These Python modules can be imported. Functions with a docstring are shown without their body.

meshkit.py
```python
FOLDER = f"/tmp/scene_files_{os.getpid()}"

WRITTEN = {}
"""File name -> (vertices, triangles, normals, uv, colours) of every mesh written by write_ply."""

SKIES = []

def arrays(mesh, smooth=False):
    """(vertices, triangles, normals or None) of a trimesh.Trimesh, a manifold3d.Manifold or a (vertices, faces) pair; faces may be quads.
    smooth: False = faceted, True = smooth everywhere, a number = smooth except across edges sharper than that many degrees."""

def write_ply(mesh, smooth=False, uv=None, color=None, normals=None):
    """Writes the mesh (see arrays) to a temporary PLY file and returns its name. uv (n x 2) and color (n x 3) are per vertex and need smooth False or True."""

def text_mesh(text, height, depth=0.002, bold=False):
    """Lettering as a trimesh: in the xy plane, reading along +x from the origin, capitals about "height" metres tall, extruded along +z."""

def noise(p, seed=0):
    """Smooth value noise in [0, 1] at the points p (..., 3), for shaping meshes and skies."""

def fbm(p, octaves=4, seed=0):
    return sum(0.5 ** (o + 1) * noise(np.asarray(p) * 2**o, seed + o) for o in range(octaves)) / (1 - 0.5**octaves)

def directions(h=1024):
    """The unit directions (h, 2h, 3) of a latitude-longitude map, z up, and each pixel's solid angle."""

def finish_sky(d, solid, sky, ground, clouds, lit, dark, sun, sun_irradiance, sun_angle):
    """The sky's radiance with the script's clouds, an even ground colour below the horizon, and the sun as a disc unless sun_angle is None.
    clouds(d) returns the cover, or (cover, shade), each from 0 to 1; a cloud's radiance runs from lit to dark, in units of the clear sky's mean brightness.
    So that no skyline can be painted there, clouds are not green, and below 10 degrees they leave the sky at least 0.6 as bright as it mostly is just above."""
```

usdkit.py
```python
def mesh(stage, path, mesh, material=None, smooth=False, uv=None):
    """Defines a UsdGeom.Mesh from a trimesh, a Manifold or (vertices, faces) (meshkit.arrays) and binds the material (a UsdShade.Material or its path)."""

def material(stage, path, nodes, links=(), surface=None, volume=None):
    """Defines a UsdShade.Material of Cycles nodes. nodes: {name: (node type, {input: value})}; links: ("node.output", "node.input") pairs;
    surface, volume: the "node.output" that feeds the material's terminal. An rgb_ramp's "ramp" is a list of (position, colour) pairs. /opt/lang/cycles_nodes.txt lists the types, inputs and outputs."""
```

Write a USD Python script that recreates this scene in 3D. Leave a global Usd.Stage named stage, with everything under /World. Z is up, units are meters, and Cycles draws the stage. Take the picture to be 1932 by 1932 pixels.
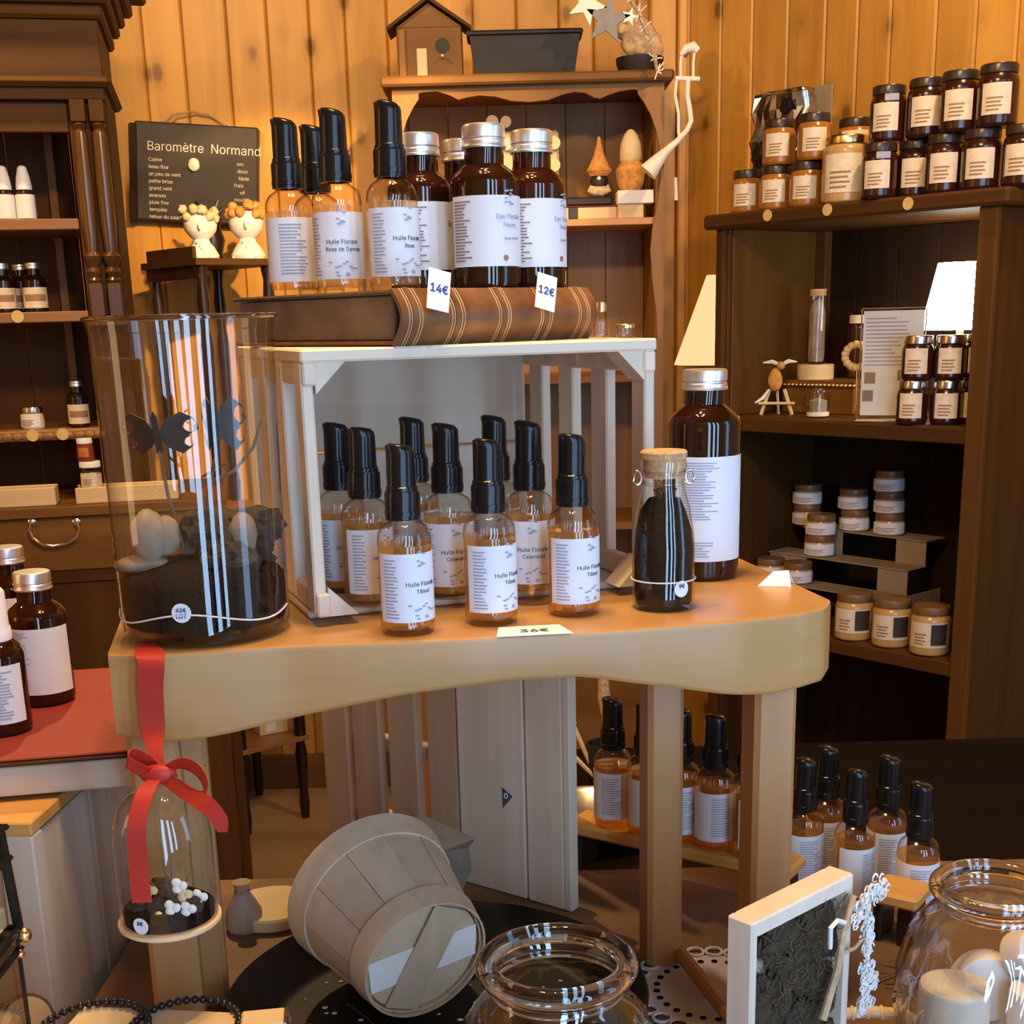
import math, random
import numpy as np, trimesh, usdkit, meshkit
from pxr import Usd, UsdGeom, UsdLux, UsdShade, Gf, Sdf
stage = Usd.Stage.CreateInMemory()
UsdGeom.SetStageUpAxis(stage, 'Z')
UsdGeom.SetStageMetersPerUnit(stage, 1.0)
UsdGeom.Xform.Define(stage, '/World')
PI = math.pi
rng = random.Random(7)

# ------------------------------------------------------------------ camera
EYE = 1.30
F, CX, CY, HZ, ROLL = 2500., 966., 1288., 600., math.radians(1.5)
PITCH = math.atan((CY - HZ) / F)
_fw = np.array([0, math.cos(PITCH), -math.sin(PITCH)])
_up = np.array([0, math.sin(PITCH), math.cos(PITCH)])
_rt = np.array([1., 0, 0])
RT = _rt * math.cos(ROLL) - _up * math.sin(ROLL)
UP = _up * math.cos(ROLL) + _rt * math.sin(ROLL)
cam = UsdGeom.Camera.Define(stage, '/World/camera')
cam.CreateHorizontalApertureAttr(36.0)
cam.CreateVerticalApertureAttr(36.0)
cam.CreateFocalLengthAttr(36.0 * F / 1932)
cam.CreateVerticalApertureOffsetAttr(36.0 * (CY - 966) / 1932)
cam.CreateClippingRangeAttr(Gf.Vec2f(0.05, 50))
cam.AddTransformOp().Set(Gf.Matrix4d(*RT, 0, *UP, 0, *(-_fw), 0, 0, 0, EYE, 1))
cam.CreateExposureAttr(0.12)

# ------------------------------------------------------------------ light
def rect_light(name, pos, target, w, h, color, inten):
    l = UsdLux.RectLight.Define(stage, '/World/' + name)
    l.CreateWidthAttr(w); l.CreateHeightAttr(h); l.CreateColorAttr(Gf.Vec3f(*color)); l.CreateIntensityAttr(inten)
    z = -np.array(target, float) + np.array(pos, float); z /= np.linalg.norm(z)
    x = np.cross([0, 0, 1.], z); x /= np.linalg.norm(x); y = np.cross(z, x)
    l.AddTransformOp().Set(Gf.Matrix4d(*x, 0, *y, 0, *z, 0, *map(float, pos), 1))
def bulb(name, pos, r, color, inten, cone=None, target=None, soft=0.3):
    l = UsdLux.SphereLight.Define(stage, '/World/' + name)
    l.CreateRadiusAttr(r); l.CreateColorAttr(Gf.Vec3f(*color)); l.CreateIntensityAttr(inten)
    if cone:
        s = UsdLux.ShapingAPI.Apply(l.GetPrim()); s.CreateShapingConeAngleAttr(cone); s.CreateShapingConeSoftnessAttr(soft)
        z = -np.array(target, float) + np.array(pos, float); z /= np.linalg.norm(z)
        x = np.cross([0, 1., 0.01], z); x /= np.linalg.norm(x); y = np.cross(z, x)
        l.AddTransformOp().Set(Gf.Matrix4d(*x, 0, *y, 0, *z, 0, *map(float, pos), 1))
    else:
        l.AddTranslateOp().Set(Gf.Vec3d(*map(float, pos)))
WARM = (1.0, 0.66, 0.30)
COOL = (0.40, 0.64, 1.0)
# daylight through the three panes of the shop front behind the viewer
for i, wx in enumerate((0.34, 0.86, 1.40)):
    rect_light('window_daylight_%d' % i, (wx, -0.83, 1.28), (wx, 0.5, 1.28), 0.24, 1.90, COOL, 13.0)
# a narrow window in the right side wall, and a tall paper lamp far on the left
rect_light('side_window_daylight', (2.38, 0.15, 1.35), (0.0, 0.15, 1.30), 0.5, 1.9, COOL, 4.5)
rect_light('tall_lamp_left', (-2.34, 0.55, 1.35), (0, 0.9, 1.30), 0.45, 1.1, WARM, 3)
# five bulbs of the ceiling lamp over the display table
for i in range(5):
    a = 2 * PI * i / 5
    bulb('ceiling_bulb_%d' % i, (-0.02 + 0.14 * math.cos(a), 0.98 + 0.14 * math.sin(a), 2.25), 0.03, WARM, 450)
# warm spots that wash the planked walls, with one added over the table
bulb('wall_spot_left', (-0.95, 2.35, 2.40), 0.03, WARM, 1500, 50, (-0.62, 3.65, 1.30), 0.6)
bulb('table_spot', (-0.55, 2.30, 2.45), 0.03, WARM, 2200, 14, (-0.29, 1.25, 0.80), 0.4)  # added spot, brightens the dim back left of the table
bulb('niche_spot', (0.50, 1.20, 2.45), 0.03, WARM, 13000, 11, (-0.60, 3.65, 1.27), 0.3)
bulb('hutch_spot', (-0.20, 2.15, 2.42), 0.03, WARM, 2600, 12, (-0.04, 3.5, 1.42), 0.5)
bulb('wall_spot_right', (0.85, 2.1, 2.45), 0.03, WARM, 1250, 60, (0.85, 3.1, 1.6), 0.4)
bulb('wall_lamp_left', (-1.40, 1.5, 2.2), 0.04, WARM, 130)

# ------------------------------------------------------------------ pixels to places
def ray(px, py):
    d = RT * (px - CX) / F - UP * (py - CY) / F + _fw
    return d / d[1]
def onz(px, py, z):
    d = ray(px, py); return np.array([0, 0, EYE]) + d * ((z - EYE) / d[2])
def atd(px, py, y):
    return np.array([0, 0, EYE]) + ray(px, py) * y
def stand(px, py, z, r=0.):
    p = onz(px, py, z); u = p[:2] / np.linalg.norm(p[:2])
    return np.array([p[0] + u[0] * r, p[1] + u[1] * r, z])
class Frame:
    "a yawed local frame: x to the right along the front, y to the back, z up"
    def __init__(s, x, y, deg):
        s.o = np.array([x, y]); s.deg = deg; a = math.radians(deg)
        s.e1 = np.array([math.cos(a), math.sin(a)]); s.e2 = np.array([-math.sin(a), math.cos(a)])
    def w(s, lx, ly, z): p = s.o + s.e1 * lx + s.e2 * ly; return (p[0], p[1], z)
    def hit(s, px, py, ly):
        "local x and world z where the pixel's ray meets the plane at depth ly"
        d = ray(px, py); t = ((s.o + s.e2 * ly) @ s.e2) / (d[:2] @ s.e2); p = d * t
        return (p[:2] - s.o) @ s.e1, p[2] + EYE

# ------------------------------------------------------------------ scene tree
_used = {}
def numbered(path):
    n = _used.get(path, 0); _used[path] = n + 1
    return path if n == 0 else '%s_%03d' % (path, n)
def say(prim, label=None, cat=None, group=None, kind=None):
    for k, v in (('label', label), ('category', cat), ('group', group), ('kind', kind)):
        if v: prim.SetCustomDataByKey(k, v)
def xform(path, loc, rz, sc=1.0, rx=None, ry=None):
    x = UsdGeom.Xform.Define(stage, path)
    x.AddTranslateOp().Set(Gf.Vec3d(*map(float, loc)))
    x.AddRotateXYZOp().Set(Gf.Vec3f(rx or 0., ry or 0., float(rz)))
    x.AddScaleOp().Set(Gf.Vec3f(sc, sc, sc) if np.ndim(sc) == 0 else Gf.Vec3f(*sc))
    return x.GetPrim()
def thing(name, label, cat, loc=(0, 0, 0), rz=0, group=None, sc=1.0, kind=None, rx=0, ry=0):
    p = numbered('/World/' + name); say(xform(p, loc, rz, sc, rx, ry), label, cat, group, kind); return p
def part(parent, name, mesh, mat, smooth=35, label=None, kind=None):
    p = numbered(parent + '/' + name)
    if isinstance(mesh, (list, tuple)) and not isinstance(mesh[0], np.ndarray): mesh = cat(mesh)
    m = usdkit.mesh(stage, p, mesh, M[mat], smooth=smooth); say(m.GetPrim(), label, kind=kind); return p
def dup(src, label, loc, rz, group=None, sc=1.0, rx=0, ry=0):
    base = src.split('/')[-1]
    if base[-3:].isdigit(): base = base[:-4]
    p = numbered('/World/' + base); x = xform(p, loc, rz, sc, rx, ry)
    x.GetReferences().AddInternalReference(src); x.SetInstanceable(True); say(x, label, group=group); return p
def solo(name, mesh, mat, label, cat, group=None, kind=None, smooth=35):
    "a thing that is one mesh, in world coordinates"
    p = numbered('/World/' + name)
    if isinstance(mesh, list): mesh = globals()['cat'](mesh)
    m = usdkit.mesh(stage, p, mesh, M[mat], smooth=smooth); say(m.GetPrim(), label, cat, group, kind); return p

# ------------------------------------------------------------------ shapes
def cat(ms): return trimesh.util.concatenate(list(ms))
def hull(pts): return trimesh.convex.convex_hull(np.asarray(pts, float))
def box(x0, x1, y0, y1, z0, z1, b=0.0015):
    b = min(b, 0.45 * min(x1 - x0, y1 - y0, z1 - z0)); P = []
    for x, sx in ((x0, 1), (x1, -1)):
        for y, sy in ((y0, 1), (y1, -1)):
            for z, sz in ((z0, 1), (z1, -1)):
                P += [(x + sx * b, y + sy * b, z), (x + sx * b, y, z + sz * b), (x, y + sy * b, z + sz * b)]
    return hull(P)
def move(m, t=(0, 0, 0), rz=0, rx=0, ry=0, s=None):
    m = m.copy()
    if s is not None: m.apply_scale(s)
    for a, ax in ((rx, [1, 0, 0]), (ry, [0, 1, 0]), (rz, [0, 0, 1])):
        if a: m.apply_transform(trimesh.transformations.rotation_matrix(math.radians(a), ax))
    m.apply_translation(t); return m
def lathe(prof, n=32, wob=None):
    prof = [(max(r, 0.0), z) for r, z in prof]; a = np.arange(n) * 2 * PI / n
    v = []; idx = []
    for r, z in prof:
        if r < 1e-7: idx.append([len(v)] * n); v.append((0, 0, z))
        else: idx.append(list(range(len(v), len(v) + n))); v += [(r * math.cos(t), r * math.sin(t), z) for t in a]
    f = []
    for i in range(len(prof) - 1):
        A, B = idx[i], idx[i + 1]
        for k in range(n):
            q = (k + 1) % n
            if A[k] != A[q]: f.append((A[k], A[q], B[q]) if B[k] != B[q] else (A[k], A[q], B[k]))
            if B[k] != B[q]: f.append((A[k], B[q], B[k]))
    return trimesh.Trimesh(np.array(v), np.array(f), process=False)
def tube(path, r, n=8, closed=False):
    P = np.asarray(path, float); m = len(P); R = np.broadcast_to(np.asarray(r, float), (m,))
    T = np.gradient(P, axis=0)
    if closed: T = np.roll(P, -1, 0) - np.roll(P, 1, 0)
    T /= np.maximum(np.linalg.norm(T, axis=1, keepdims=True), 1e-9)
    u = np.cross(T[0], [0.13, 0.21, 0.97]); u /= np.linalg.norm(u); v = []
    for i in range(m):
        u = u - T[i] * (u @ T[i]); u /= np.linalg.norm(u); w = np.cross(T[i], u)
        v += [P[i] + R[i] * (u * math.cos(a) + w * math.sin(a)) for a in np.arange(n) * 2 * PI / n]
    f = []
    for i in range(m if closed else m - 1):
        for k in range(n):
            a, b = i * n + k, i * n + (k + 1) % n; c, d = ((i + 1) % m) * n + k, ((i + 1) % m) * n + (k + 1) % n
            f += [(a, b, d), (a, d, c)]
    if not closed:
        v += [P[0], P[-1]]; s0, s1 = len(v) - 2, len(v) - 1
        for k in range(n):
            f += [(s0, (k + 1) % n, k), (s1, (m - 1) * n + k, (m - 1) * n + (k + 1) % n)]
    return trimesh.Trimesh(np.array(v), np.array(f), process=False)
def grid_solid(fn, nu, nv, th):
    "a thin closed sheet: fn(u, v) gives (point, normal)"
    A, B = [], []
    for i in range(nu + 1):
        for j in range(nv + 1):
            p, n = fn(i / nu, j / nv); A.append(np.asarray(p) + np.asarray(n) * th / 2); B.append(np.asarray(p) - np.asarray(n) * th / 2)
    N = len(A); f = []; ix = lambda i, j: i * (nv + 1) + j
    for i in range(nu):
        for j in range(nv):
            a, b, c, d = ix(i, j), ix(i + 1, j), ix(i + 1, j + 1), ix(i, j + 1)
            f += [(a, b, c), (a, c, d), (N + a, N + c, N + b), (N + a, N + d, N + c)]
    def rim(seq):
        for a, b in zip(seq, seq[1:]): f.extend([(a, N + a, N + b), (a, N + b, b)])
    rim([ix(i, 0) for i in range(nu + 1)]); rim([ix(nu, j) for j in range(nv + 1)])
    rim([ix(i, nv) for i in range(nu, -1, -1)]); rim([ix(0, j) for j in range(nv, -1, -1)])
    return trimesh.Trimesh(np.array(A + B), np.array(f), process=False)
def wrap(r, a0, a1, z0, z1, n=16, th=0.0003, r1=None):
    "a label bent round a bottle; angles in degrees from the front (-y), positive to the right"
    def fn(u, v):
        a = math.radians(a0 + (a1 - a0) * u); q = r if r1 is None else r + (r1 - r) * v
        return (q * math.sin(a), -q * math.cos(a), z0 + (z1 - z0) * v), (math.sin(a), -math.cos(a), 0)
    return grid_solid(fn, n, 1, th)
def bend(m, r, deg, z):
    v = np.array(m.vertices); a = math.radians(deg) + v[:, 0] / r; q = r + v[:, 2]
    return trimesh.Trimesh(np.stack([q * np.sin(a), -q * np.cos(a), z + v[:, 1]], 1), m.faces, process=False)
_txt = {}
def text(s, h, bold=False):
    if (s, h, bold) not in _txt:
        m = meshkit.text_mesh(s, h, 0.00025, bold); m.apply_translation([-m.bounds[:, 0].mean(), 0, 0]); _txt[(s, h, bold)] = m
    return _txt[(s, h, bold)].copy()
def flat_text(s, h, x, y, z, bold=False):
    "lettering standing upright, facing -y"
    m = text(s, h, bold); v = np.array(m.vertices)
    return trimesh.Trimesh(np.stack([v[:, 0] + x, y - v[:, 2], v[:, 1] + z], 1), m.faces, process=False)
def prism(pts, d0, d1, plane='xz'):
    "an outline with depth d0..d1 along the third axis"
    from shapely.geometry import Polygon
    pg = Polygon(pts).buffer(0)
    m = trimesh.creation.extrude_polygon(pg, d1 - d0, engine='earcut'); v = np.array(m.vertices); v[:, 2] += d0
    if plane == 'xz': v = np.stack([v[:, 0], v[:, 2], v[:, 1]], 1); m = trimesh.Trimesh(v, m.faces[:, ::-1], process=False)
    elif plane == 'yz': m = trimesh.Trimesh(np.stack([v[:, 2], v[:, 0], v[:, 1]], 1), m.faces, process=False)
    return m
def prism_of(pg, d0, d1):
    m = trimesh.creation.extrude_polygon(pg, d1 - d0, engine='earcut'); v = np.array(m.vertices)
    return trimesh.Trimesh(np.stack([v[:, 0], v[:, 2] + d0, v[:, 1]], 1), m.faces[:, ::-1], process=False)
def blob(r, seed=0, amp=0.25, fr=1.0, sub=2, s=(1, 1, 1)):
    m = trimesh.creation.icosphere(sub, 1.0); v = np.array(m.vertices)
    k = 1 + amp * (meshkit.fbm(v * 1.3 * fr + seed * 7.3, 3, seed)[:, None] - 0.5) * 2
    return trimesh.Trimesh(v * k * r * np.array(s), m.faces, process=False)
def arc(c, r, a0, a1, n=16, axis='y'):
    out = []
    for i in range(n + 1):
        a = a0 + (a1 - a0) * i / n; x, z = r * math.cos(a), r * math.sin(a)
        out.append((c[0] + x, c[1], c[2] + z) if axis == 'y' else (c[0] + x, c[1] + z, c[2]))
    return out

# ------------------------------------------------------------------ materials
M = {}
def mat(name, nodes, links, surface='p.BSDF'):
    M[name] = usdkit.material(stage, '/World/Looks/' + name, nodes, links, surface=surface); return M[name]
def plain(name, c, rough=0.5, metal=0.0, spec=0.5, vary=0.08, scale=60., bump=0.0, **kw):
    lo = [x * (1 - vary) for x in c]; hi = [min(1, x * (1 + vary)) for x in c]
    nodes = {'t': ('texture_coordinate', {}), 'n': ('noise_texture', {'scale': scale, 'detail': 3.}),
             'r': ('rgb_ramp', {'ramp': [(0.3, lo), (0.7, hi)]}),
             'p': ('principled_bsdf', {'roughness': rough, 'metallic': metal, 'specular_ior_level': spec, **kw})}
    links = [('t.object', 'n.vector'), ('n.fac', 'r.fac'), ('r.color', 'p.base_color')]
    if bump:
        nodes['b'] = ('bump', {'strength': bump, 'distance': 0.002}); links += [('n.fac', 'b.height'), ('b.normal', 'p.normal')]
    return mat(name, nodes, links)
def wood(name, cols, axis='z', scale=14., rough=0.5, bump=0.25, knots=0.0, tone=0.0, stretch=14., spec=0.4, coat=0.0):
    sc = [scale] * 3; sc['xyz'.index(axis)] = scale / stretch
    nodes = {'t': ('texture_coordinate', {}), 'm': ('mapping', {'scale': sc}),
             'n': ('noise_texture', {'scale': 1.0, 'detail': 6., 'roughness': 0.62, 'distortion': 0.6}),
             'r': ('rgb_ramp', {'ramp': [(0.25, cols[0]), (0.5, cols[1]), (0.75, cols[2])]}),
             'b': ('bump', {'strength': bump, 'distance': 0.001}),
             'p': ('principled_bsdf', {'roughness': rough, 'specular_ior_level': spec, 'coat_weight': coat, 'coat_roughness': 0.25})}
    links = [('t.object', 'm.vector'), ('m.vector', 'n.vector'), ('n.fac', 'r.fac'), ('n.fac', 'b.height'), ('b.normal', 'p.normal')]
    last = 'r.color'
    if tone:
        nodes['o'] = ('object_info', {}); nodes['q'] = ('math', {'math_type': 'multiply_add', 'value2': 2 * tone, 'value3': 1 - tone})
        nodes['h'] = ('hsv', {}); links += [('o.random', 'q.value1'), ('q.value', 'h.value'), (last, 'h.color')]; last = 'h.color'
    if knots:
        ks = [9., 9., 9.]; ks['xyz'.index(axis)] = 5.5
        nodes['km'] = ('mapping', {'scale': ks}); nodes['v'] = ('voronoi_texture', {'scale': 1.0})
        nodes['kr'] = ('rgb_ramp', {'ramp': [(0.0, (1, 1, 1)), (0.09, (0.85,) * 3), (0.15, (0.25,) * 3), (0.3, (0, 0, 0))]})
        nodes['kx'] = ('mix', {'mix_type': 'mix', 'color2': [x * 0.28 for x in cols[0]]})
        nodes['kk'] = ('math', {'math_type': 'multiply', 'value2': knots})
        links += [('t.object', 'km.vector'), ('km.vector', 'v.vector'), ('v.distance', 'kr.fac'), ('kr.color', 'kk.value1'), ('kk.value', 'kx.fac'), (last, 'kx.color1')]; last = 'kx.color'
    links.append((last, 'p.base_color'))
    return mat(name, nodes, links)
def pane(name, mid, edge, ior=1.5, rough=0.02, gain=1.0, edge_at=0.75):
    "glass that lets light straight through, thicker looking towards its edges"
    nodes = {'lw': ('layer_weight', {'blend': 0.5}), 'r': ('rgb_ramp', {'ramp': [(0.0, mid), (edge_at * 0.6, mid), (0.97, edge)]}),
             'tr': ('transparent_bsdf', {}), 'g': ('glossy_bsdf', {'roughness': rough, 'color': (gain, gain, gain)}),
             'pw': ('math', {'math_type': 'power', 'value2': 4.5 - 6 * (ior - 1.45)}), 'fr': ('math', {'math_type': 'multiply_add', 'value2': .75, 'value3': .045 + .2 * (ior - 1.45)}), 'x': ('mix_closure', {})}
    return mat(name, nodes, [('lw.facing', 'r.fac'), ('lw.facing', 'pw.value1'), ('pw.value', 'fr.value1'), ('r.color', 'tr.color'), ('fr.value', 'x.fac'), ('tr.BSDF', 'x.closure1'), ('g.BSDF', 'x.closure2')], 'x.closure')
def tinted(name, through, body, mix_body, ior=1.5, rough=0.03):
    "coloured liquid seen through its glass: partly transparent, partly scattering"
    nodes = {'tr': ('transparent_bsdf', {'color': through}), 'd': ('diffuse_bsdf', {'color': body}), 'tl': ('translucent_bsdf', {'color': body}),
             'dx': ('mix_closure', {'fac': 0.5}), 'bx': ('mix_closure', {'fac': mix_body}),
             'g': ('glossy_bsdf', {'roughness': rough, 'color': (1, 1, 1)}), 'lw': ('layer_weight', {'blend': 0.5}), 'pw': ('math', {'math_type': 'power', 'value2': 4.5}),
             'fr': ('math', {'math_type': 'multiply_add', 'value2': .75, 'value3': .045}), 'x': ('mix_closure', {})}
    return mat(name, nodes, [('d.BSDF', 'dx.closure1'), ('tl.BSDF', 'dx.closure2'), ('tr.BSDF', 'bx.closure1'), ('dx.closure', 'bx.closure2'),
                             ('lw.facing', 'pw.value1'), ('pw.value', 'fr.value1'), ('fr.value', 'x.fac'), ('bx.closure', 'x.closure1'), ('g.BSDF', 'x.closure2')], 'x.closure')
wood('pine', [(.40, .175, .028), (.53, .255, .045), (.61, .315, .065)], 'z', 16., .45, .15, knots=.9, tone=.14)
wood('pine_shelf', [(.42, .19, .05), (.55, .28, .08), (.62, .34, .11)], 'x', 16., .45, .15)
wood('hutch', [(.12, .049, .010), (.17, .074, .016), (.22, .102, .024)], 'x', 14., .55, .2, spec=.25)
wood('hutch_up', [(.18, .074, .016), (.25, .112, .026), (.31, .147, .037)], 'z', 14., .5, .2, spec=.3)
wood('walnut', [(.036, .0145, .004), (.062, .026, .006), (.088, .038, .009)], 'z', 14., .6, .2, spec=.12)
wood('walnut_x', [(.040, .0165, .0045), (.066, .028, .007), (.092, .040, .010)], 'x', 14., .55, .2, spec=.15)
wood('cabinet_shelf', [(.20, .09, .03), (.28, .13, .045), (.34, .165, .06)], 'x', 14., .4, .2)
wood('dark_back', [(.050, .021, .006), (.080, .034, .009), (.11, .047, .013)], 'z', 9., .65, .2, spec=.15)
wood('shaded_board', [(.014, .008, .004), (.024, .012, .006), (.036, .018, .009)], 'z', 10., .8, .1, spec=.08)  # bookcase back, darkened to stand in for shade in the recess
wood('walnut_post', [(.062, .026, .006), (.095, .041, .009), (.13, .057, .013)], 'z', 14., .55, .2, spec=.15)
wood('polished_walnut', [(.05, .021, .006), (.085, .036, .009), (.12, .052, .013)], 'z', 14., .22, .1, spec=.7)
wood('pale_crate', [(.54, .44, .325), (.67, .56, .42), (.75, .645, .50)], 'z', 18., .7, .35, tone=.06)
wood('pale_crate_x', [(.54, .44, .325), (.67, .56, .42), (.75, .645, .50)], 'x', 18., .7, .35, tone=.06)
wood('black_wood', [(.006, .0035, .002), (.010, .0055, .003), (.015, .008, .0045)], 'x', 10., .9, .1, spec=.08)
wood('ebony', [(.010, .005, .003), (.018, .009, .006), (.03, .014, .009)], 'z', 14., .28, .1)
wood('beech', [(.40, .20, .066), (.46, .245, .082), (.51, .285, .10)], 'x', 22., .36, .1, stretch=20., coat=.15)
wood('beech_leg', [(.35, .165, .055), (.42, .21, .075), (.48, .25, .10)], 'z', 22., .4, .1)
wood('grey_wood', [(.48, .385, .27), (.60, .49, .36), (.69, .58, .445)], 'z', 18., .7, .35, tone=.06)
wood('grey_wood_x', [(.48, .385, .27), (.60, .49, .36), (.69, .58, .445)], 'x', 18., .7, .35, tone=.06)
wood('raw_pine', [(.58, .40, .20), (.66, .48, .26), (.72, .55, .32)], 'x', 20., .55, .15)
wood('warm_lit_pine', [(.50, .24, .055), (.60, .31, .08), (.66, .36, .11)], 'x', 20., .5, .15)  # pine with the orange of warm lamp light put into its colour
wood('frame_wood', [(.60, .50, .38), (.69, .59, .46), (.75, .66, .53)], 'z', 30., .6, .15, stretch=10.)
wood('lit_yellow_wood', [(.74, .56, .26), (.82, .66, .34), (.86, .72, .42)], 'x', 20., .55, .1)  # pale yellow lightened to carry a pool of warm light
wood('table_wood', [(.12, .06, .025), (.19, .10, .045), (.26, .15, .075)], 'x', 10., .5, .2)
wood('shaded_slat_wood', [(.33, .20, .10), (.42, .265, .145), (.50, .33, .195)], 'z', 18., .7, .35, tone=.08)  # slats browned and darkened to paint in the bench's shade
wood('veneer', [(.42, .29, .175), (.51, .37, .235), (.58, .43, .285)], 'z', 30., .6, .15, tone=.08, stretch=10.)
wood('veneer_pale', [(.66, .60, .53), (.74, .68, .61), (.80, .75, .69)], 'x', 30., .6, .15, tone=.05)
wood('floor_wood', [(.28, .175, .10), (.36, .235, .14), (.42, .28, .18)], 'x', 6., .55, .1)
wood('slate_brown', [(.05, .035, .024), (.075, .054, .038), (.10, .072, .052)], 'x', 8., .6, .1)
plain('white_label', (.72, .72, .74), .55, vary=.02)
plain('cream_label', (.66, .56, .42), .6, vary=.10, scale=90.)
plain('orange_print', (.55, .16, .02), .6)
plain('brown_print', (.30, .16, .07), .6)
plain('ink', (.06, .06, .075), .6)
plain('pale_ink', (.33, .34, .42), .6)
plain('white_card', (.86, .86, .84), .5, vary=.02)
plain('blue_ink', (.03, .06, .18), .5)
plain('black_plastic', (.009, .008, .008), .2, spec=.32, vary=.05)
plain('aluminium', (.86, .86, .87), .38, 1.0, vary=.05)
plain('silver', (.70, .66, .60), .22, 1.0, vary=.05)
plain('brass', (.80, .55, .22), .25, 1.0, vary=.05)
plain('dark_metal', (.02, .017, .015), .35, .6, vary=.2)
plain('foil', (.35, .34, .34), .22, 1.0, vary=.5, scale=40.)
plain('lid_brown', (.17, .085, .034), .4)
plain('lid_dark', (.03, .018, .012), .3, vary=.1)
plain('jam', (.03, .008, .004), .18, spec=.6)
plain('honey', (.32, .12, .018), .2, spec=.6, subsurface_weight=.0)
plain('pale_honey', (.46, .27, .10), .25)
plain('cream', (.70, .60, .46), .4)
plain('red_cloth', (.22, .018, .010), .7, vary=.06, scale=200., bump=.1)
plain('ribbon', (.42, .020, .010), .55, vary=.05, scale=300.)
plain('grey_card', (.27, .195, .13), .75, vary=.06)
plain('cork', (.55, .33, .15), .8, vary=.25, scale=250., bump=.3)
plain('soil', (.010, .006, .004), .95, spec=.1, vary=.6, scale=300., bump=.8)
plain('moss', (.042, .026, .011), .9, vary=.5, scale=120., bump=.6)
plain('moss_thread', (.12, .078, .034), .8, vary=.4, scale=50.)
plain('stone', (.27, .185, .115), .7, vary=.25, scale=40., bump=.3)
plain('grey_stone', (.25, .22, .19), .7, vary=.3, scale=40., bump=.3)
plain('black_wing', (.014, .011, .009), .6, vary=.4, scale=90.)
plain('white_plaster', (.80, .75, .66), .5, vary=.04)
plain('dried_flower', (.62, .46, .24), .8, vary=.3, scale=80.)
plain('orange_flower', (.60, .27, .06), .8, vary=.3, scale=80.)
plain('leather', (.17, .066, .022), .42, vary=.35, scale=45., bump=.2)
plain('leather_band', (.50, .30, .13), .4, vary=.2)
plain('board_edge', (.060, .036, .022), .6, vary=.3)
plain('page_block', (.135, .085, .048), .8, vary=.25, scale=30.)
plain('chalkboard', (.030, .022, .017), .55, vary=.3, scale=12.)
plain('chalk', (.62, .55, .46), .8)
plain('rope', (.40, .27, .13), .8, vary=.3, scale=200.)
plain('wicker', (.52, .36, .20), .6, vary=.25, scale=120.)
plain('lace', (.78, .76, .74), .8, vary=.04, scale=200., bump=.3)
plain('cloth_white', (.66, .62, .58), .8, vary=.05)
plain('kraft', (.20, .15, .10), .8, vary=.15, scale=60.)
plain('cast_iron', (.012, .0075, .005), .5, spec=.25, vary=.3, scale=60., bump=.15)
plain('crumbs', (.55, .50, .44), .7)
plain('bead_black', (.010, .009, .009), .3)
plain('dark_pot', (.012, .008, .006), .6, vary=.3)
plain('bark', (.16, .09, .045), .8, vary=.4, scale=60., bump=.5)
plain('gold_paper', (.62, .42, .16), .5, vary=.1)
plain('grey_cloth', (.24, .24, .25), .8)
plain('soap', (.72, .66, .60), .5, vary=.03)
plain('plaster_wall', (.55, .48, .38), .8)
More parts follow.
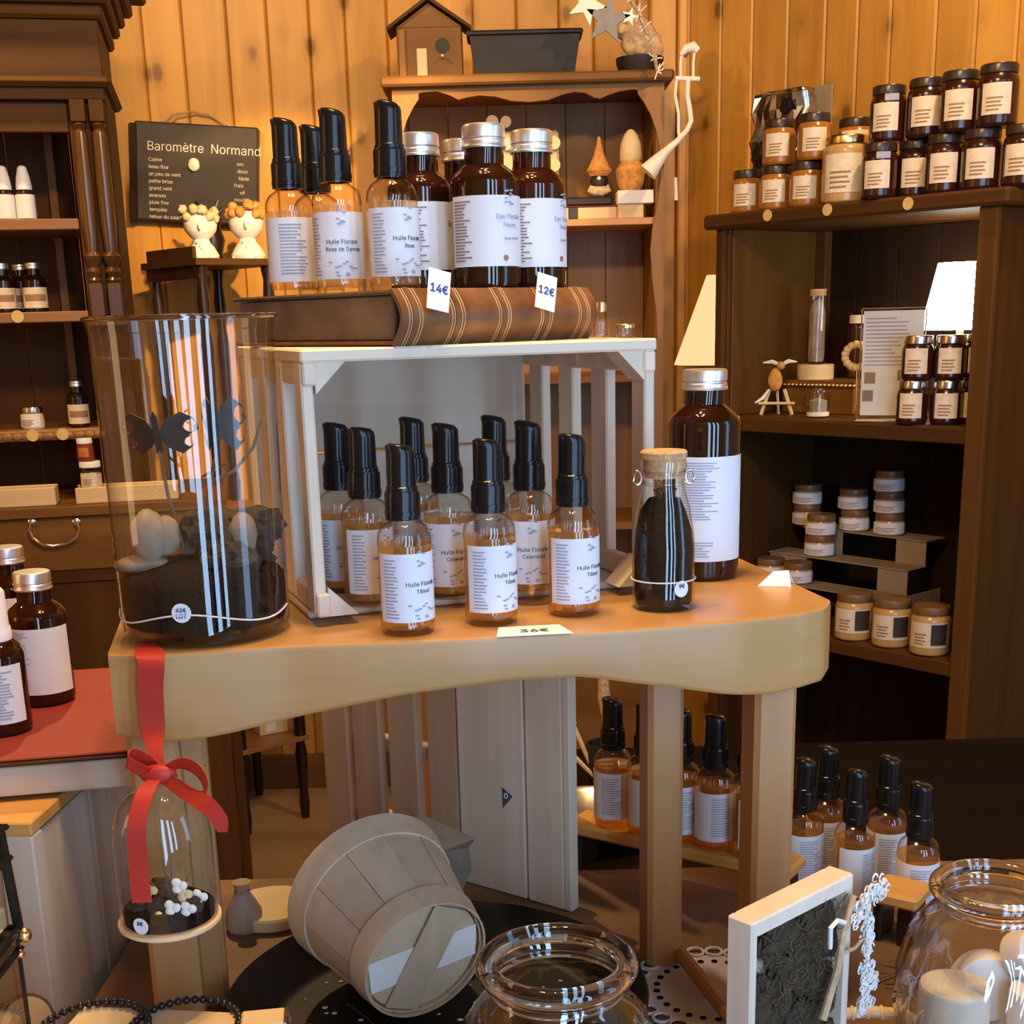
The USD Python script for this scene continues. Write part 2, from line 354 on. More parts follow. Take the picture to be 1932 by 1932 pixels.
plain('bristle', (.42, .27, .13), .8, vary=.4, scale=200.)
pane('clear_glass', (.97, .97, .96), (.50, .46, .42))
pane('thick_glass', (.97, .97, .96), (.60, .54, .46), ior=1.5)
pane('jar_glass', (.93, .94, .94), (.22, .21, .20), ior=1.75, rough=.03)
pane('warm_glass', (.96, .93, .88), (.45, .36, .26))
tinted('oil', (.96, .72, .36), (.88, .50, .16), .20)
tinted('pale_oil', (.97, .84, .58), (.92, .66, .34), .25)
tinted('amber_glass', (.30, .095, .022), (.055, .018, .006), .55)
mat('rim_glass', {'p': ('glass_bsdf', {'color': (.97, .98, .98), 'roughness': .0, 'IOR': 1.5})}, [], 'p.BSDF')
mat('lamp_white', {'p': ('emission', {'color': (1.0, .90, .72), 'strength': 9.0})}, [], 'p.emission')
mat('lamp_amber', {'p': ('emission', {'color': (1.0, .72, .33), 'strength': 0.95})}, [], 'p.emission')

# ------------------------------------------------------------------ the room
def shell(name, mesh, m):
    p = usdkit.mesh(stage, '/World/' + name, mesh, M[m]); say(p.GetPrim(), kind='structure'); return '/World/' + name
WY = 3.65                                   # the back wall; its corner with the right wall at (0.42, WY)
CORNER = Frame(0.42, WY, -50)
shell('floor', box(-2.4, 3.2, -1.0, 4.2, -0.06, 0.0), 'floor_wood')
shell('ceiling', box(-2.4, 3.2, -1.0, 4.2, 2.60, 2.66), 'walnut_post')
def plank_wall(name, fr, x0, x1, ws, z1=2.6):
    p = '/World/' + name; say(xform(p, fr.w(0, 0, 0), fr.deg), kind='structure')
    part(p, 'backing', box(x0, x1, 0.030, 0.06, 0, z1), 'dark_back')
    x, r = x0, random.Random(3)
    while x < x1 - 0.02:
        w = min(r.uniform(*ws), x1 - x); b = 0.005
        part(p, 'plank', prism([(x + .0006, .032), (x + .0006, b), (x + b, 0), (x + w - b, 0), (x + w - .0006, b), (x + w - .0006, .032)], 0, z1, 'xy'), 'pine')
        x += w
    return p
plank_wall('wall_back', Frame(0.42, WY, 0), -2.4, 0.0, (.085, .118))
plank_wall('wall_right', CORNER, 0.0, 3.0, (.085, .118))
shell('wall_side', cat([box(2.40, 2.46, -1.0, -.14, 0, 2.6), box(2.40, 2.46, .44, 1.5, 0, 2.6), box(2.40, 2.46, -.14, .44, 0, .35), box(2.40, 2.46, -.14, .44, 2.35, 2.6)]), 'plaster_wall')
shell('wall_left', box(-2.46, -2.4, -1.0, WY, 0, 2.6), 'pine')
shell('wall_front', cat([box(-2.4, 0.165, -1.0, -0.9, 0, 2.6), box(1.575, 3.2, -1.0, -0.9, 0, 2.6), box(0.165, 1.575, -1.0, -0.9, 0, 0.28), box(0.165, 1.575, -1.0, -0.9, 2.30, 2.6)]), 'plaster_wall')
w1 = '/World/window_1'; say(xform(w1, (0, 0, 0), 0), kind='structure')
for x in (0.165, 0.575, 1.105, 1.53): part(w1, 'window_frame', box(x, x + .045, -.98, -.9, .28, 2.30), 'white_card')
for z in (.28, 2.265): part(w1, 'window_rail', box(0.21, 1.53, -.98, -.9, z, z + .035), 'white_card')
t1 = '/World/trim_1'; say(xform(t1, (0, 0, 0), 0), kind='structure')
part(t1, 'corner_post', box(.385, .452, WY - .062, WY + .03, 0, 2.6, .005), 'pine'); part(t1, 'corner_strip', box(.452, .475, WY - .085, WY - .02, 0, 2.6, .004), 'pine')
bb = '/World/baseboard_back'; say(xform(bb, (0, 0, 0), 0), kind='structure')
part(bb, 'board', box(-2.4, 0.384, WY - .02, WY - .001, 0, .10, .004), 'hutch')

# ------------------------------------------------------------------ display table, bench, crate, book
TZ, BZ = 0.75, 1.085
t = thing('display_table', 'long brown wooden table under the bench and the jars', 'table', (0.27, 0.775, 0))
part(t, 'tabletop', box(-.635, .635, -.475, .492, TZ - .035, TZ, .004), 'table_wood')
for sx in (-1, 1):
    for sy in (-1, 1): part(t, 'leg', box(sx * .58 - .03, sx * .58 + .03, sy * .42 - .03, sy * .42 + .03, 0, TZ - .035), 'walnut')
    part(t, 'apron', box(sx * .58 - .012, sx * .58 + .012, -.39, .39, TZ - .12, TZ - .035), 'walnut')
t = thing('sideboard', 'low dark sideboard behind the riser of bottles', 'cabinet', (0.52, 1.54, 0))
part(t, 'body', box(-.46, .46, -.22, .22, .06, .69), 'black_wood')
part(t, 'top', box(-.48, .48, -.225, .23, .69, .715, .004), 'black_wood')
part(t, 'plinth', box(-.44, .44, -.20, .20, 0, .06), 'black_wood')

# bench: bowed front with an arched apron in one piece
B = Frame(-.274, .870, 11)
t = thing('beech_bench', 'small beech bench with an arched front carrying the vase and the crate', 'bench', B.w(0, 0, BZ), B.deg)
L = .534
def front_y(x): return float(np.interp(x, [0, .03, .12, .25, .36, .45, .495, .520, L], [.012, .002, .000, -.016, -.024, -.020, -.011, .000, .022]))
def skirt(x): return -float(np.interp(x, [0, .03, .055, .08, .14, .20, .27, .33, .39, .435, .47, L], [.060, .064, .064, .061, .050, .040, .0335, .034, .046, .056, .060, .057]))
xs = np.unique(np.concatenate([np.linspace(0, .03, 4), np.linspace(.03, .49, 40), np.linspace(.49, L, 10)]))
loops = []
for x in xs:
    y, z, q = front_y(x), skirt(x), .004
    loops.append([(x, y + q, 0), (x, y + q * .3, -q * .3), (x, y, -q), (x, y, z + q), (x, y + q, z), (x, y + .028, z), (x, y + .030, z + .002), (x, y + .030, -.022), (x, .27, -.022), (x, .274, -.018), (x, .274, -.003), (x, .271, 0)])
V = np.array(loops).reshape(-1, 3); K = 12; fs = []
for i in range(len(xs) - 1):
    for k in range(K):
        a, b = i * K + k, i * K + (k + 1) % K; fs += [(a, b, b + K), (a, b + K, a + K)]
from shapely.geometry import Polygon as _Pg
for i, flip in ((0, True), (len(xs) - 1, False)):      # end caps
    _, ff = trimesh.creation.triangulate_polygon(_Pg([(p[1], p[2]) for p in loops[i]]), engine='earcut')
    for tri in ff: fs.append([i * K + int(c) for c in (tri if not flip else tri[::-1])])
bm = trimesh.Trimesh(V, np.array(fs), process=False); bm.fix_normals()
part(t, 'seat', bm, 'beech')
def leg_at(lx, ly, w, top): return box(lx - w / 2, lx + w / 2, ly - w / 2, ly + w / 2, TZ - BZ, top, .004)
for lx, ly, w, top in ((.0215, .050, .036, -.0225), (.489, .030, .034, -.0225), (.040, .135, .030, -.0225), (.4275, .112, .031, -.0225)):
    part(t, 'leg', leg_at(lx, ly, w, top), 'beech_leg')
part(t, 'rail', box(.06, .45, .128, .142, -.07, -.0225), 'beech_leg')
p0, p1 = onz(1262, 1772, .762), onz(1392, 1936, .762)
solo('wooden_rod', tube([p0, p1], .0065, 10), 'beech_leg', 'thin round wooden rod lying on the table by the bench leg', 'rod')

# upper crate, lying on its side with the open front to the viewer
C = Frame(-.141, .946, 20); CW, CD, CH = .275, .27, .197
t = thing('display_crate', 'grey wooden crate on its side on the bench with spray bottles inside', 'crate', C.w(0, 0, BZ + .0005), C.deg)
th = .009
part(t, 'top_board', box(0, CW, 0, .128, CH - th, CH), 'pale_crate_x'); part(t, 'top_board', box(0, CW, .131, CD, CH - th, CH), 'pale_crate_x')
part(t, 'bottom_board', box(0, CW, .03, .14, 0, .006), 'pale_crate_x'); part(t, 'bottom_board', box(0, CW, .143, CD, 0, .006), 'pale_crate_x')
part(t, 'back_board', box(th, CW - th, CD - .009, CD, .006, .100), 'pale_crate_x'); part(t, 'back_board', box(th, CW - th, CD - .009, CD, .102, CH - th), 'pale_crate_x')
for x0, flip in ((0, 0), (CW - .012, 1)):               # slatted sides
    for k in range(4):
        y = .004 + k * .0715
        part(t, 'slat', box(x0 + (.000 if flip == 0 else .003), x0 + (.009 if flip == 0 else .012), y, y + (.032 if k else .024), .008, CH - th), 'pale_crate')
    part(t, 'rail', box(x0 + .001, x0 + .011, .0, CD - .009, .0065, .024), 'pale_crate_x')
    part(t, 'rail', box(x0 + .001, x0 + .011, .0, CD - .009, CH - th - .016, CH - th), 'pale_crate_x')
for sx in (0, 1):                                       # three-cornered blocks
    for sz in (0, 1):
        s = .022; x, z = (.010, CW - .010)[sx], (.0065, CH - th)[sz]; dx, dz = (s, -s)[sx], (s, -s)[sz]
        part(t, 'corner_block', prism([(x, z), (x + dx, z), (x, z + dz)], .002, .030), 'pale_crate')

# old book lying flat on the crate
BT = BZ + CH + .0012
K = Frame(-.075, .967, 43); SL, PW, BH = .200, .212, .038
t = thing('old_book', 'thick brown leather bound book lying flat on top of the crate', 'book', K.w(0, 0, BT), K.deg)
part(t, 'page_block', box(.004, SL - .004, .008, PW - .005, .0035, BH - .0035, .001), 'page_block')
part(t, 'cover', box(0, SL, .004, PW, 0, .0032), 'leather'); part(t, 'cover', box(0, SL, .004, PW, BH - .0032, BH), 'board_edge')
n = 12
def spine_pts(x, k=1.0): return [(x, .004 - k * .010 * math.sin(PI * i / n), BH * i / n) for i in range(n + 1)]
def spine_at(x, v, o=0.0):
    a = PI * v; n_ = np.array([0, -BH, -.0346 * math.cos(a)]); n_ /= np.linalg.norm(n_); return np.array([x, .005 - .011 * math.sin(a), BH * v]) + n_ * o, n_
def spine_fn(u, v): return spine_at(u * SL, v)
sp = part(t, 'spine', grid_solid(spine_fn, 20, 14, .003), 'leather')
for c in (.012, .052, .098, .142, .184):
    for o in (-.006, -.0035, .0035, .006):
        part(sp, 'gilt_line', grid_solid(lambda u, v, c=c, o=o: spine_at(c + o + u * .0010, v, .0017), 1, 14, .0004), 'leather_band')
    part(sp, 'raised_band', grid_solid(lambda u, v, c=c: spine_at(c - .0022 + u * .0044, v, .0018), 1, 14, .0014), 'leather')
BKZ = BT + BH

# ------------------------------------------------------------------ bottles
SPRAY = [(.0, .0), (.0165, .0), (.0185, .0015), (.0192, .004)]
def petals(r, z, seed, n=14, a0=-30, a1=30):
    q = random.Random(seed); out = []
    for _ in range(n):
        m = trimesh.creation.icosphere(1, .0009); m.apply_scale([1.5, .12, .8]); v = np.array(m.vertices)
        a = math.radians(q.uniform(a0, a1)); x = v[:, 0] * 1.2; zz = v[:, 2] + q.uniform(0, .012)
        out.append(trimesh.Trimesh(np.stack([(r + .0003) * np.sin(a + x / r), -(r + .0003 + v[:, 1] * .2) * np.cos(a + x / r), z + zz], 1), m.faces, process=False))
    return cat(out)
def fine_print(r, a0, a1, z0, z1, rows, seed, th=.0004):
    q = random.Random(seed); out = []
    for i in range(rows):
        z = z0 + (z1 - z0) * (i + .2) / rows; e = a0 + (a1 - a0) * q.uniform(.55, 1.0)
        out.append(wrap(r, a0, e, z, z + (z1 - z0) / rows * .42, 4, th))
    return cat(out)
def spray_bottle(name, label, loc, rz, line1, line2, group=None, sc=1.0, liquid='oil', plainlabel=False):
    t = thing(name, label, 'bottle', loc, rz, group, sc); R = .0192
    part(t, 'oil', lathe([(0, .0045), (.0170, .0045), (.0190, .0065), (R, .009), (R, .064), (.0, .0642)], 28), liquid)
    part(t, 'glass', lathe([(0, 0), (.0168, 0), (.0186, .0018), (.01935, .005), (.01935, .0085)], 28), 'thick_glass')
    part(t, 'shoulder', lathe([(R, .064), (R, .0665), (.0185, .0715), (.0160, .0760), (.0120, .0790), (.0095, .0805), (.0095, .083)], 28), 'warm_glass')
    part(t, 'collar', lathe([(.0085, .0812), (.0121, .0812), (.0123, .082), (.0123, .0990), (.0116, .1010), (.0090, .1015)] , 28), 'black_plastic')
    pump = lathe([(0, .1005), (.0110, .1005), (.0110, .1035), (.0102, .1042), (.0099, .1270), (.0094, .1305), (.0070, .1325), (0, .1330)], 24)
    v = np.array(pump.vertices); up = v[:, 2] > .127; v[up, 2] += v[up, 0] * -.20; v[up & (v[:, 0] < -.005), 0] *= 1.14; pump.vertices = v
    pp = part(t, 'spray_head', pump, 'black_plastic')
    part(pp, 'ridge', lathe([(.0120, .0832), (.01265, .0836), (.01265, .0870), (.0120, .0874)], 28), 'black_plastic')
    lb = part(t, 'paper_label', wrap(R + .00025, -100, 100, .0105, .0590, 26), 'white_label')
    r = R + .0004
    if plainlabel:
        part(lb, 'fine_print', fine_print(r, -32, 34, .016, .055, 16, 5), 'pale_ink')
    else:
        part(lb, 'lettering', [bend(text(line1, .0031), r, 0, .0360), bend(text(line2, .0028), r, 2, .0308)], 'ink')
        part(lb, 'flower_print', [petals(r, .0125, 3), petals(r, .0490, 4, 10, -9, 9)], 'pale_ink', kind='stuff')
        part(lb, 'fine_print', fine_print(r, -84, -50, .013, .056, 18, 6), 'pale_ink')
    return t
def put(px, py, z, r=.0192): return stand(px, py, z, r)
# front row on the bench
G1 = 'spray bottles in front of and inside the crate'
front = spray_bottle('spray_bottle', 'clear oil spray bottle at the bench edge, nearest the vase', put(771, 1203, BZ), 40, 'Huile Florale', 'Tilleul', G1)
dup(front, 'oil spray bottle at the bench edge behind the flat price card, middle of the three', put(928, 1184, BZ), 47, G1)
dup(front, 'clear oil spray bottle at the bench edge nearest the cork stoppered jar', put(1083, 1167, BZ), 42, G1)
inner = spray_bottle('spray_bottle', 'oil spray bottle just inside the crate, its front half hidden by the leftmost front bottle', put(700, 1147, BZ + .0065), 55, 'Huile Florale', 'Calendula', G1)
dup(inner, 'oil spray bottle inside the crate between the first and second front bottles', put(852, 1133, BZ + .0065), 20, G1)
dup(inner, 'oil spray bottle inside the crate between the second and third front bottles', put(1003, 1128, BZ + .0065), 5, G1)
dup(inner, 'oil spray bottle furthest left in the crate, against the left slats', put(652, 1121, BZ + .0065), 30, G1)
dup(inner, 'oil spray bottle at the back of the crate behind the first and second front bottles', put(790, 1100, BZ + .0065), 12, G1)
dup(inner, 'oil spray bottle at the crate back, slanted head rising behind the middle front bottle', put(940, 1098, BZ + .0065), 8, G1)
# on the book
def onbook(px, w): return K.w(K.hit(px, 545, w)[0], w, BKZ + .0002)
G2 = 'clear spray bottles standing on the old book'
b1 = spray_bottle('spray_bottle', 'clear spray bottle on the book, leftmost, its label showing only lines of small print', onbook(556, .172), 12, '', '', G2, plainlabel=True, liquid='pale_oil')
b3 = spray_bottle('spray_bottle', 'clear spray bottle on the book reading Rose de Damas, second label from the left', onbook(645, .112), 14, 'Huile Florale', 'Rose de Damas', G2, liquid='pale_oil')
b4 = spray_bottle('spray_bottle', 'clear spray bottle on the front left corner of the book beside the amber bottles', onbook(747, .062), 40, 'Huile Florale', 'Rose', G2, liquid='pale_oil')
dup(b1, 'spray bottle on the book almost hidden behind its neighbours, only the black head showing', onbook(607, .190), 0, G2)
def amber_bottle(name, label, loc, rz, R, H, group=None, cap_h=.017, kind=0, neck=None):
    t = thing(name, label, 'bottle', loc, rz, group); rn = neck or R * .57; z0 = H - cap_h
    sh = z0 - .012 - (R - rn) * 1.15
    part(t, 'glass', lathe([(0, 0), (R * .86, 0), (R * .96, .0018), (R, .006), (R, sh), (R * .965, sh + (R - rn) * .32), (R * .86, sh + (R - rn) * .66), (rn * 1.16, sh + (R - rn) * 1.05), (rn, sh + (R - rn) * 1.2), (rn, z0 + .003)], 36), 'amber_glass')
    rc = rn * 1.10
    cap = [(rc * .9, z0), (rc * 1.02, z0), (rc * 1.04, z0 + .0012), (rc, z0 + .0026), (rc, z0 + .0050), (rc * .965, z0 + .0058), (rc * .965, z0 + .0066), (rc, z0 + .0074), (rc, H - .0025), (rc * .96, H - .0006), (rc * .9, H), (0, H)]
    part(t, 'screw_cap', lathe(cap, 36), 'aluminium')
    r = R + .0003
    if kind == 0:
        lb = part(t, 'paper_label', wrap(r, -88, 92, .0165, H * .565, 26), 'white_label'); r += .0002
        part(lb, 'lettering', [bend(text('Eau Florale', .0034), r, 22, H * .425), bend(text('Fleurs', .0032), r, 22, H * .375), bend(text('Spray 100 ml', .0018), r, 26, H * .30)], 'pale_ink')
        part(lb, 'fine_print', fine_print(r, -82, -45, .020, H * .54, 20, 8), 'brown_print')
        part(lb, 'flower_print', petals(r, H * .50, 5, 14, 14, 30), 'pale_ink', kind='stuff')
        d = trimesh.creation.cylinder(.0022, .0004, sections=20); d.apply_transform(trimesh.transformations.rotation_matrix(PI / 2, [1, 0, 0]))
        a = math.radians(12); part(lb, 'seal_print', move(d, (r * math.sin(a), -r * math.cos(a), .0225), 12), 'brown_print')
    elif kind == 1:
        lb = part(t, 'paper_label', wrap(r, -80, 80, H * .10, H * .60, 26), 'white_label'); r += .0002
        part(lb, 'fine_print', [fine_print(r, -66, -4, H * .30, H * .58, 22, 9), fine_print(r, -66, -10, H * .12, H * .20, 6, 10)], 'pale_ink')
    elif kind == 2:
        lb = part(t, 'paper_label', wrap(r, -80, 80, H * .08, H * .50, 20), 'cream_label')
        part(lb, 'printed_band', wrap(r + .0002, -50, 60, H * .22, H * .36, 16), 'brown_print')
    return t
G3 = 'amber bottles with silver caps on the book'
a3 = amber_bottle('amber_bottle', 'amber bottle with silver cap on the book, tallest and nearest, pale blue label', onbook(920, .033), 22, .0262, .119, G3)
dup(a3, 'amber bottle with silver cap on the book, furthest right', onbook(1008, .036), 42, G3)
dup(a3, 'amber bottle on the book close behind the right clear spray bottle', onbook(800, .098), 60, G3)
dup(a3, 'amber bottle at the back of the book behind the tallest amber one', onbook(880, .108), 62, G3)
big = amber_bottle('tall_amber_bottle', 'large amber bottle with silver cap and a long label at the back of the bench', stand(1325, 1099, BZ, .0297), 22, .0297, .171, None, .0165, 1, .0165)

# price cards
def card(label, c, w, h, mid, tilt, rz, ry, txt, hh):
    t = thing('price_card', label, 'price card', c, rz, 'white price cards', rx=tilt, ry=ry)
    part(t, 'card', box(-w / 2, w / 2, -.0004, .0004, -h / 2, h / 2, .0002), 'white_card')
    part(t, 'lettering', flat_text(txt, hh, 0, -.0005, -hh / 2 + .001, True), 'blue_ink')
p = K.w(.030, -.0125, BKZ - .001); card('white price card reading 14 € hanging over the book spine, left one', (p[0], p[1], p[2]), .018, .029, 0, -12, 30, 13, '14€', .0056)
p = K.w(.137, -.0125, BKZ - .003); card('white price card reading 12 € hanging over the book spine, right one', (p[0], p[1], p[2]), .018, .027, 0, -12, 30, 15, '12€', .0056)
def flat_card(label, c, pts, txt, hh, rz):
    t = thing('price_card', label, 'price card', (c[0], c[1], c[2] + .0002), rz, 'white price cards')
    part(t, 'card', move(prism(pts, 0, .0007, 'xy')), 'white_card')
    m = text(txt, hh, True); part(t, 'lettering', move(m, (0, -hh / 2, .0007)), 'ink')
flat_card('white price card reading 36 € lying flat at the front edge of the bench', onz(1008, 1192, BZ), [(-.028, -.012), (.026, -.012), (.020, .016), (-.024, .016)], '36€', .008, 6)
c = onz(1462, 1107, BZ); t = thing('tent_card', 'small folded white card standing on the right end of the bench', 'price card', (c[0], c[1], BZ + .0002), -16)
part(t, 'front_flap', hull([(-.014, 0, 0), (.013, 0, 0), (.010, .008, .012), (-.002, .008, .011), (-.014, .0006, 0), (.013, .0006, 0), (.010, .0086, .012), (-.002, .0086, .011)]), 'white_card')
part(t, 'back_flap', hull([(-.012, .017, 0), (.014, .017, 0), (.010, .0088, .012), (-.002, .0088, .011), (-.012, .0176, 0), (.014, .0176, 0)]), 'white_card')

# ------------------------------------------------------------------ big glass vase with dark garden
vc = stand(396, 1226, BZ, .062); t = thing('glass_vase', 'tall clear glass cylinder with a dark dried garden inside, left end of the bench', 'vase', (vc[0], vc[1], BZ + .0002), 0)
vr, vh = .0600, .222
part(t, 'glass', lathe([(0, .004), (vr * .90, .0), (vr * .97, .002), (vr, .008), (vr * 1.0, .02), (vr * 1.01, .10), (vr * 1.04, vh - .012), (vr * 1.075, vh - .001)], 64), 'thick_glass')
part(t, 'rim', tube([(vr * 1.075 * math.cos(a), vr * 1.075 * math.sin(a), vh - .001) for a in np.arange(64) * 2 * PI / 64], .0017, 8, True), 'rim_glass')
part(t, 'base', lathe([(0, .003), (vr * .9, .003), (vr * .93, .006), (vr * .9, .009), (0, .010)], 48), 'clear_glass')
q = random.Random(5)
g = lathe([(0, .0105), (vr * .95, .0105), (vr * .965, .02), (vr * .965, .040), (vr * .9, .046), (vr * .5, .052), (0, .054)], 40)
v = np.array(g.vertices); v[:, 2] += np.where(v[:, 2] > .035, (meshkit.fbm(v * 60, 3, 2) - .5) * .018, 0); g.vertices = v
part(t, 'soil', g, 'soil')
for (px, py, rr, sd, m, s) in ((-.038, -.020, .013, 1, 'stone', (1.5, .9, .5)), (-.030, -.022, .013, 2, 'stone', (.95, .8, 1.5)), (-.020, -.018, .012, 3, 'stone', (.9, .8, 1.25)), (.034, -.014, .013, 4, 'stone', (.8, .8, 1.2)), (.008, -.040, .009, 5, 'stone', (1.4, .7, .6)), (.000, .028, .016, 6, 'grey_stone', (1.4, .8, 1.3))):
    part(t, 'pebble', move(blob(rr, sd, .25, s=s), (px, py, .060 + (.013 if sd in (2, 3, 4) else 0) - (.018 if sd == 5 else 0) - (.006 if sd == 1 else 0))), m)
part(t, 'moss', [move(blob(.016, 20 + i, .5, 3, 2, (1.2, 1.0, .9)), (q.uniform(.004, .040), q.uniform(-.02, .03), q.uniform(.050, .075))) for i in range(9)], 'moss')
def leafy(pts, th, name, loc, rz, tilt):
    holes = [_Pg([(x * k + (1 - k) * cx, z * k + (1 - k) * cz) for x, z in pts]).buffer(0) for cx, cz, k in ((pts[3][0], pts[3][1] * .75, .33), (pts[6][0] * .95, pts[6][1] * .95, .26))] if len(pts) > 6 else []
    pg = _Pg(pts).buffer(0)
    for h_ in holes: pg = pg.difference(h_)
    m = cat([prism_of(g_, -th / 2, th / 2) for g_ in getattr(pg, 'geoms', [pg])]); m = move(m, loc, rz, tilt); part(t, name, m, 'black_wing')
wing = [(0, 0), (.006, .012), (.016, .017), (.026, .012), (.029, .004), (.022, .000), (.026, -.008), (.018, -.014), (.008, -.009)]
for sgn in (1, -1): leafy([(sgn * a, b) for a, b in wing], .0008, 'butterfly_wing', (-.020, -.015, .142), 25 * sgn, 20)
leafy([(-.0022, -.012), (.0022, -.012), (.0018, .014), (0, .018), (-.0018, .014)], .003, 'butterfly_body', (-.020, -.0155, .142), 0, 20)
for sgn in (1, -1): leafy([(sgn * a * .75, b * 1.2 - .003) for a, b in wing], .0008, 'butterfly_wing', (.020, -.012, .150), 35 * sgn - 20, 0)
leafy([(-.002, -.022), (.002, -.022), (.0025, .014), (0, .018), (-.0025, .014)], .003, 'butterfly_body', (.020, -.0125, .148), 0, 0)
part(t, 'twig', [tube([(.004, 0, .06), (.010, -.004, .10), (.020, -.010, .135), (.030, -.008, .150)], [.0018, .0016, .0012, .0008], 6), tube([(.012, -.006, .108), (.030, -.008, .116), (.044, -.004, .132), (.050, .0, .150)], [.0014, .0012, .0012, .0007], 6), tube([(-.012, .0, .06), (-.018, -.008, .10), (-.020, -.013, .135)], [.0016, .0013, .0009], 6), tube([(.006, -.004, .112), (.026, -.012, .122)], .0009, 6)], 'bark')
part(t, 'painted_line', tube([((vr + .0006) * math.sin(a), -(vr + .0006) * math.cos(a), .020 + .0045 * math.sin(3.2 * a + 1.6)) for a in np.linspace(-1.45, 1.45, 60)], .0007, 6), 'cloth_white')
def sticker(parent, r, deg, z, rad, txt=None, m='white_label', h=.0028, sub='price_sticker'):
    pts = [(rad * math.cos(a), rad * math.sin(a)) for a in np.arange(24) * 2 * PI / 24]
    d = prism(pts, 0, .0003, 'xy'); s = part(parent, sub, bend(d, r + .0004, deg, z), m)
    if txt:
        for k, l in enumerate(txt): part(s, 'lettering', bend(text(l, h, True), r + .0008, deg, z + (.0006 - k * h * 1.5)), 'blue_ink')
sticker(t, vr * 1.0, -3, .026, .0068, ('42€', 'LOT'))

# ------------------------------------------------------------------ cork jar
jc = stand(1251, 1157, BZ, .0233); t = thing('cork_jar', 'milk bottle shaped glass jar with cork lid and white price sticker on the bench', 'jar', (jc[0], jc[1], BZ + .0002), 0)
jr = .0236
part(t, 'glass', lathe([(0, .002), (jr * .9, 0), (jr * .98, .003), (jr, .010), (jr, .045), (jr * .96, .058), (jr * .84, .076), (jr * .70, .088), (jr * .66, .094), (jr * .68, .100), (jr * .74, .1075), (jr * .70, .1105), (jr * .62, .1115)], 40), 'thick_glass')
for z in (.094, .102): part(t, 'ring', tube([(jr * .69 * math.cos(a), jr * .69 * math.sin(a), z) for a in np.arange(32) * 2 * PI / 32], .0012, 6, True), 'clear_glass')
g = lathe([(0, .004), (jr * .90, .004), (jr * .94, .010), (jr * .94, .043), (jr * .88, .058), (jr * .72, .074), (jr * .5, .082), (0, .084)], 28); v = np.array(g.vertices); v += (meshkit.fbm(v * 120, 3, 4)[:, None] - .5) * .004; g.vertices = v
part(t, 'dried_filling', g, 'soil')
part(t, 'filling_sprig', [tube([(q.uniform(-.01, .01), q.uniform(-.01, .01), .05), (q.uniform(-.012, .012), q.uniform(-.012, .012), .075), (q.uniform(-.009, .009), q.uniform(-.009, .009), .090)], .0008, 5) for _ in range(16)], 'moss')
part(t, 'cork', lathe([(0, .098), (jr * .60, .098), (jr * .66, .1118), (jr * .72, .1122), (jr * .74, .1165), (jr * .70, .1178), (0, .1180)], 32), 'cork')
part(t, 'wire_ring', [tube([(sg * (jr * .70 + .003 + .003 * math.cos(a)), 0, .098 + .005 * math.sin(a)) for a in np.arange(14) * 2 * PI / 14], .0010, 6, True) for sg in (-1, 1)], 'silver')
part(t, 'string', tube([((jr + .0006) * math.cos(a), (jr + .0006) * math.sin(a), .0225) for a in np.arange(40) * 2 * PI / 40], .0006, 6, True), 'cloth_white')
sticker(t, jr, 28, .0175, .0062, ('9€',), h=.003)
# small things on the right corner of the crate
c = stand(1131, 637, BT, .004); t = thing('glass_vial', 'tiny clear vial with a gold cap on the right corner of the crate', 'vial', C.w(.238, .022, BT), 0)
part(t, 'glass', lathe([(0, 0), (.0048, 0), (.0055, .002), (.0053, .010), (.003, .016), (.0022, .020)], 20), 'warm_glass'); part(t, 'cap', lathe([(.0022, .0195), (.0038, .0195), (.0042, .023), (.0036, .0265), (0, .027)], 20), 'brass')
t = thing('gold_tin', 'tiny gold jar at the right corner of the crate beside the vial', 'jar', C.w(.262, .030, BT), 0)
part(t, 'glass', lathe([(0, 0), (.0062, 0), (.0068, .001), (.0068, .007)], 20), 'warm_glass'); part(t, 'lid', lathe([(.0066, .007), (.0073, .007), (.0073, .0095), (.0068, .0102), (0, .0102)], 20), 'brass')

# ------------------------------------------------------------------ lower crate standing behind the bench
LC = Frame(.037, 1.173, -37); t = thing('slatted_crate', 'pale grey wooden crate standing on end behind the bench legs, black triangle mark on it', 'crate', LC.w(0, 0, TZ + .0005), LC.deg)
H1 = .262
for a, b in ((-.305, -.268), (-.260, -.222), (-.210, -.171), (-.157, -.119)): part(t, 'slat', box(a, b, .002, .013, 0, H1), 'shaded_slat_wood')
pb = part(t, 'end_board', box(-.116, -.0355, 0, .014, 0, H1), 'grey_wood'); part(t, 'end_board', box(-.0335, .009, 0, .014, 0, H1), 'grey_wood')
part(t, 'side_board', box(.0092, .0180, .0, .013, .0, H1), 'grey_wood')
for z in (.03, .115, .235): part(t, 'cross_rail', box(-.300, .009, .0145, .026, z, z + .016), 'grey_wood_x')
for a in (-.300, -.235, -.165, -.09): part(t, 'back_slat', box(a, a + .034, .105, .114, 0, H1), 'grey_wood')
lx, lz = LC.hit(958, 1508, 0); lz -= TZ
mk = part(pb, 'triangle_mark', prism([(lx - .006, lz - .0105), (lx + .006, lz + .0035), (lx - .0065, lz + .0105)], -.0004, .0), 'ink')
part(pb, 'ring_mark', tube([(lx - .0018 + .0019 * math.cos(a), -.0005, lz + .0028 + .0026 * math.sin(a)) for a in np.arange(16) * 2 * PI / 16], .0005, 6, True), 'white_card')

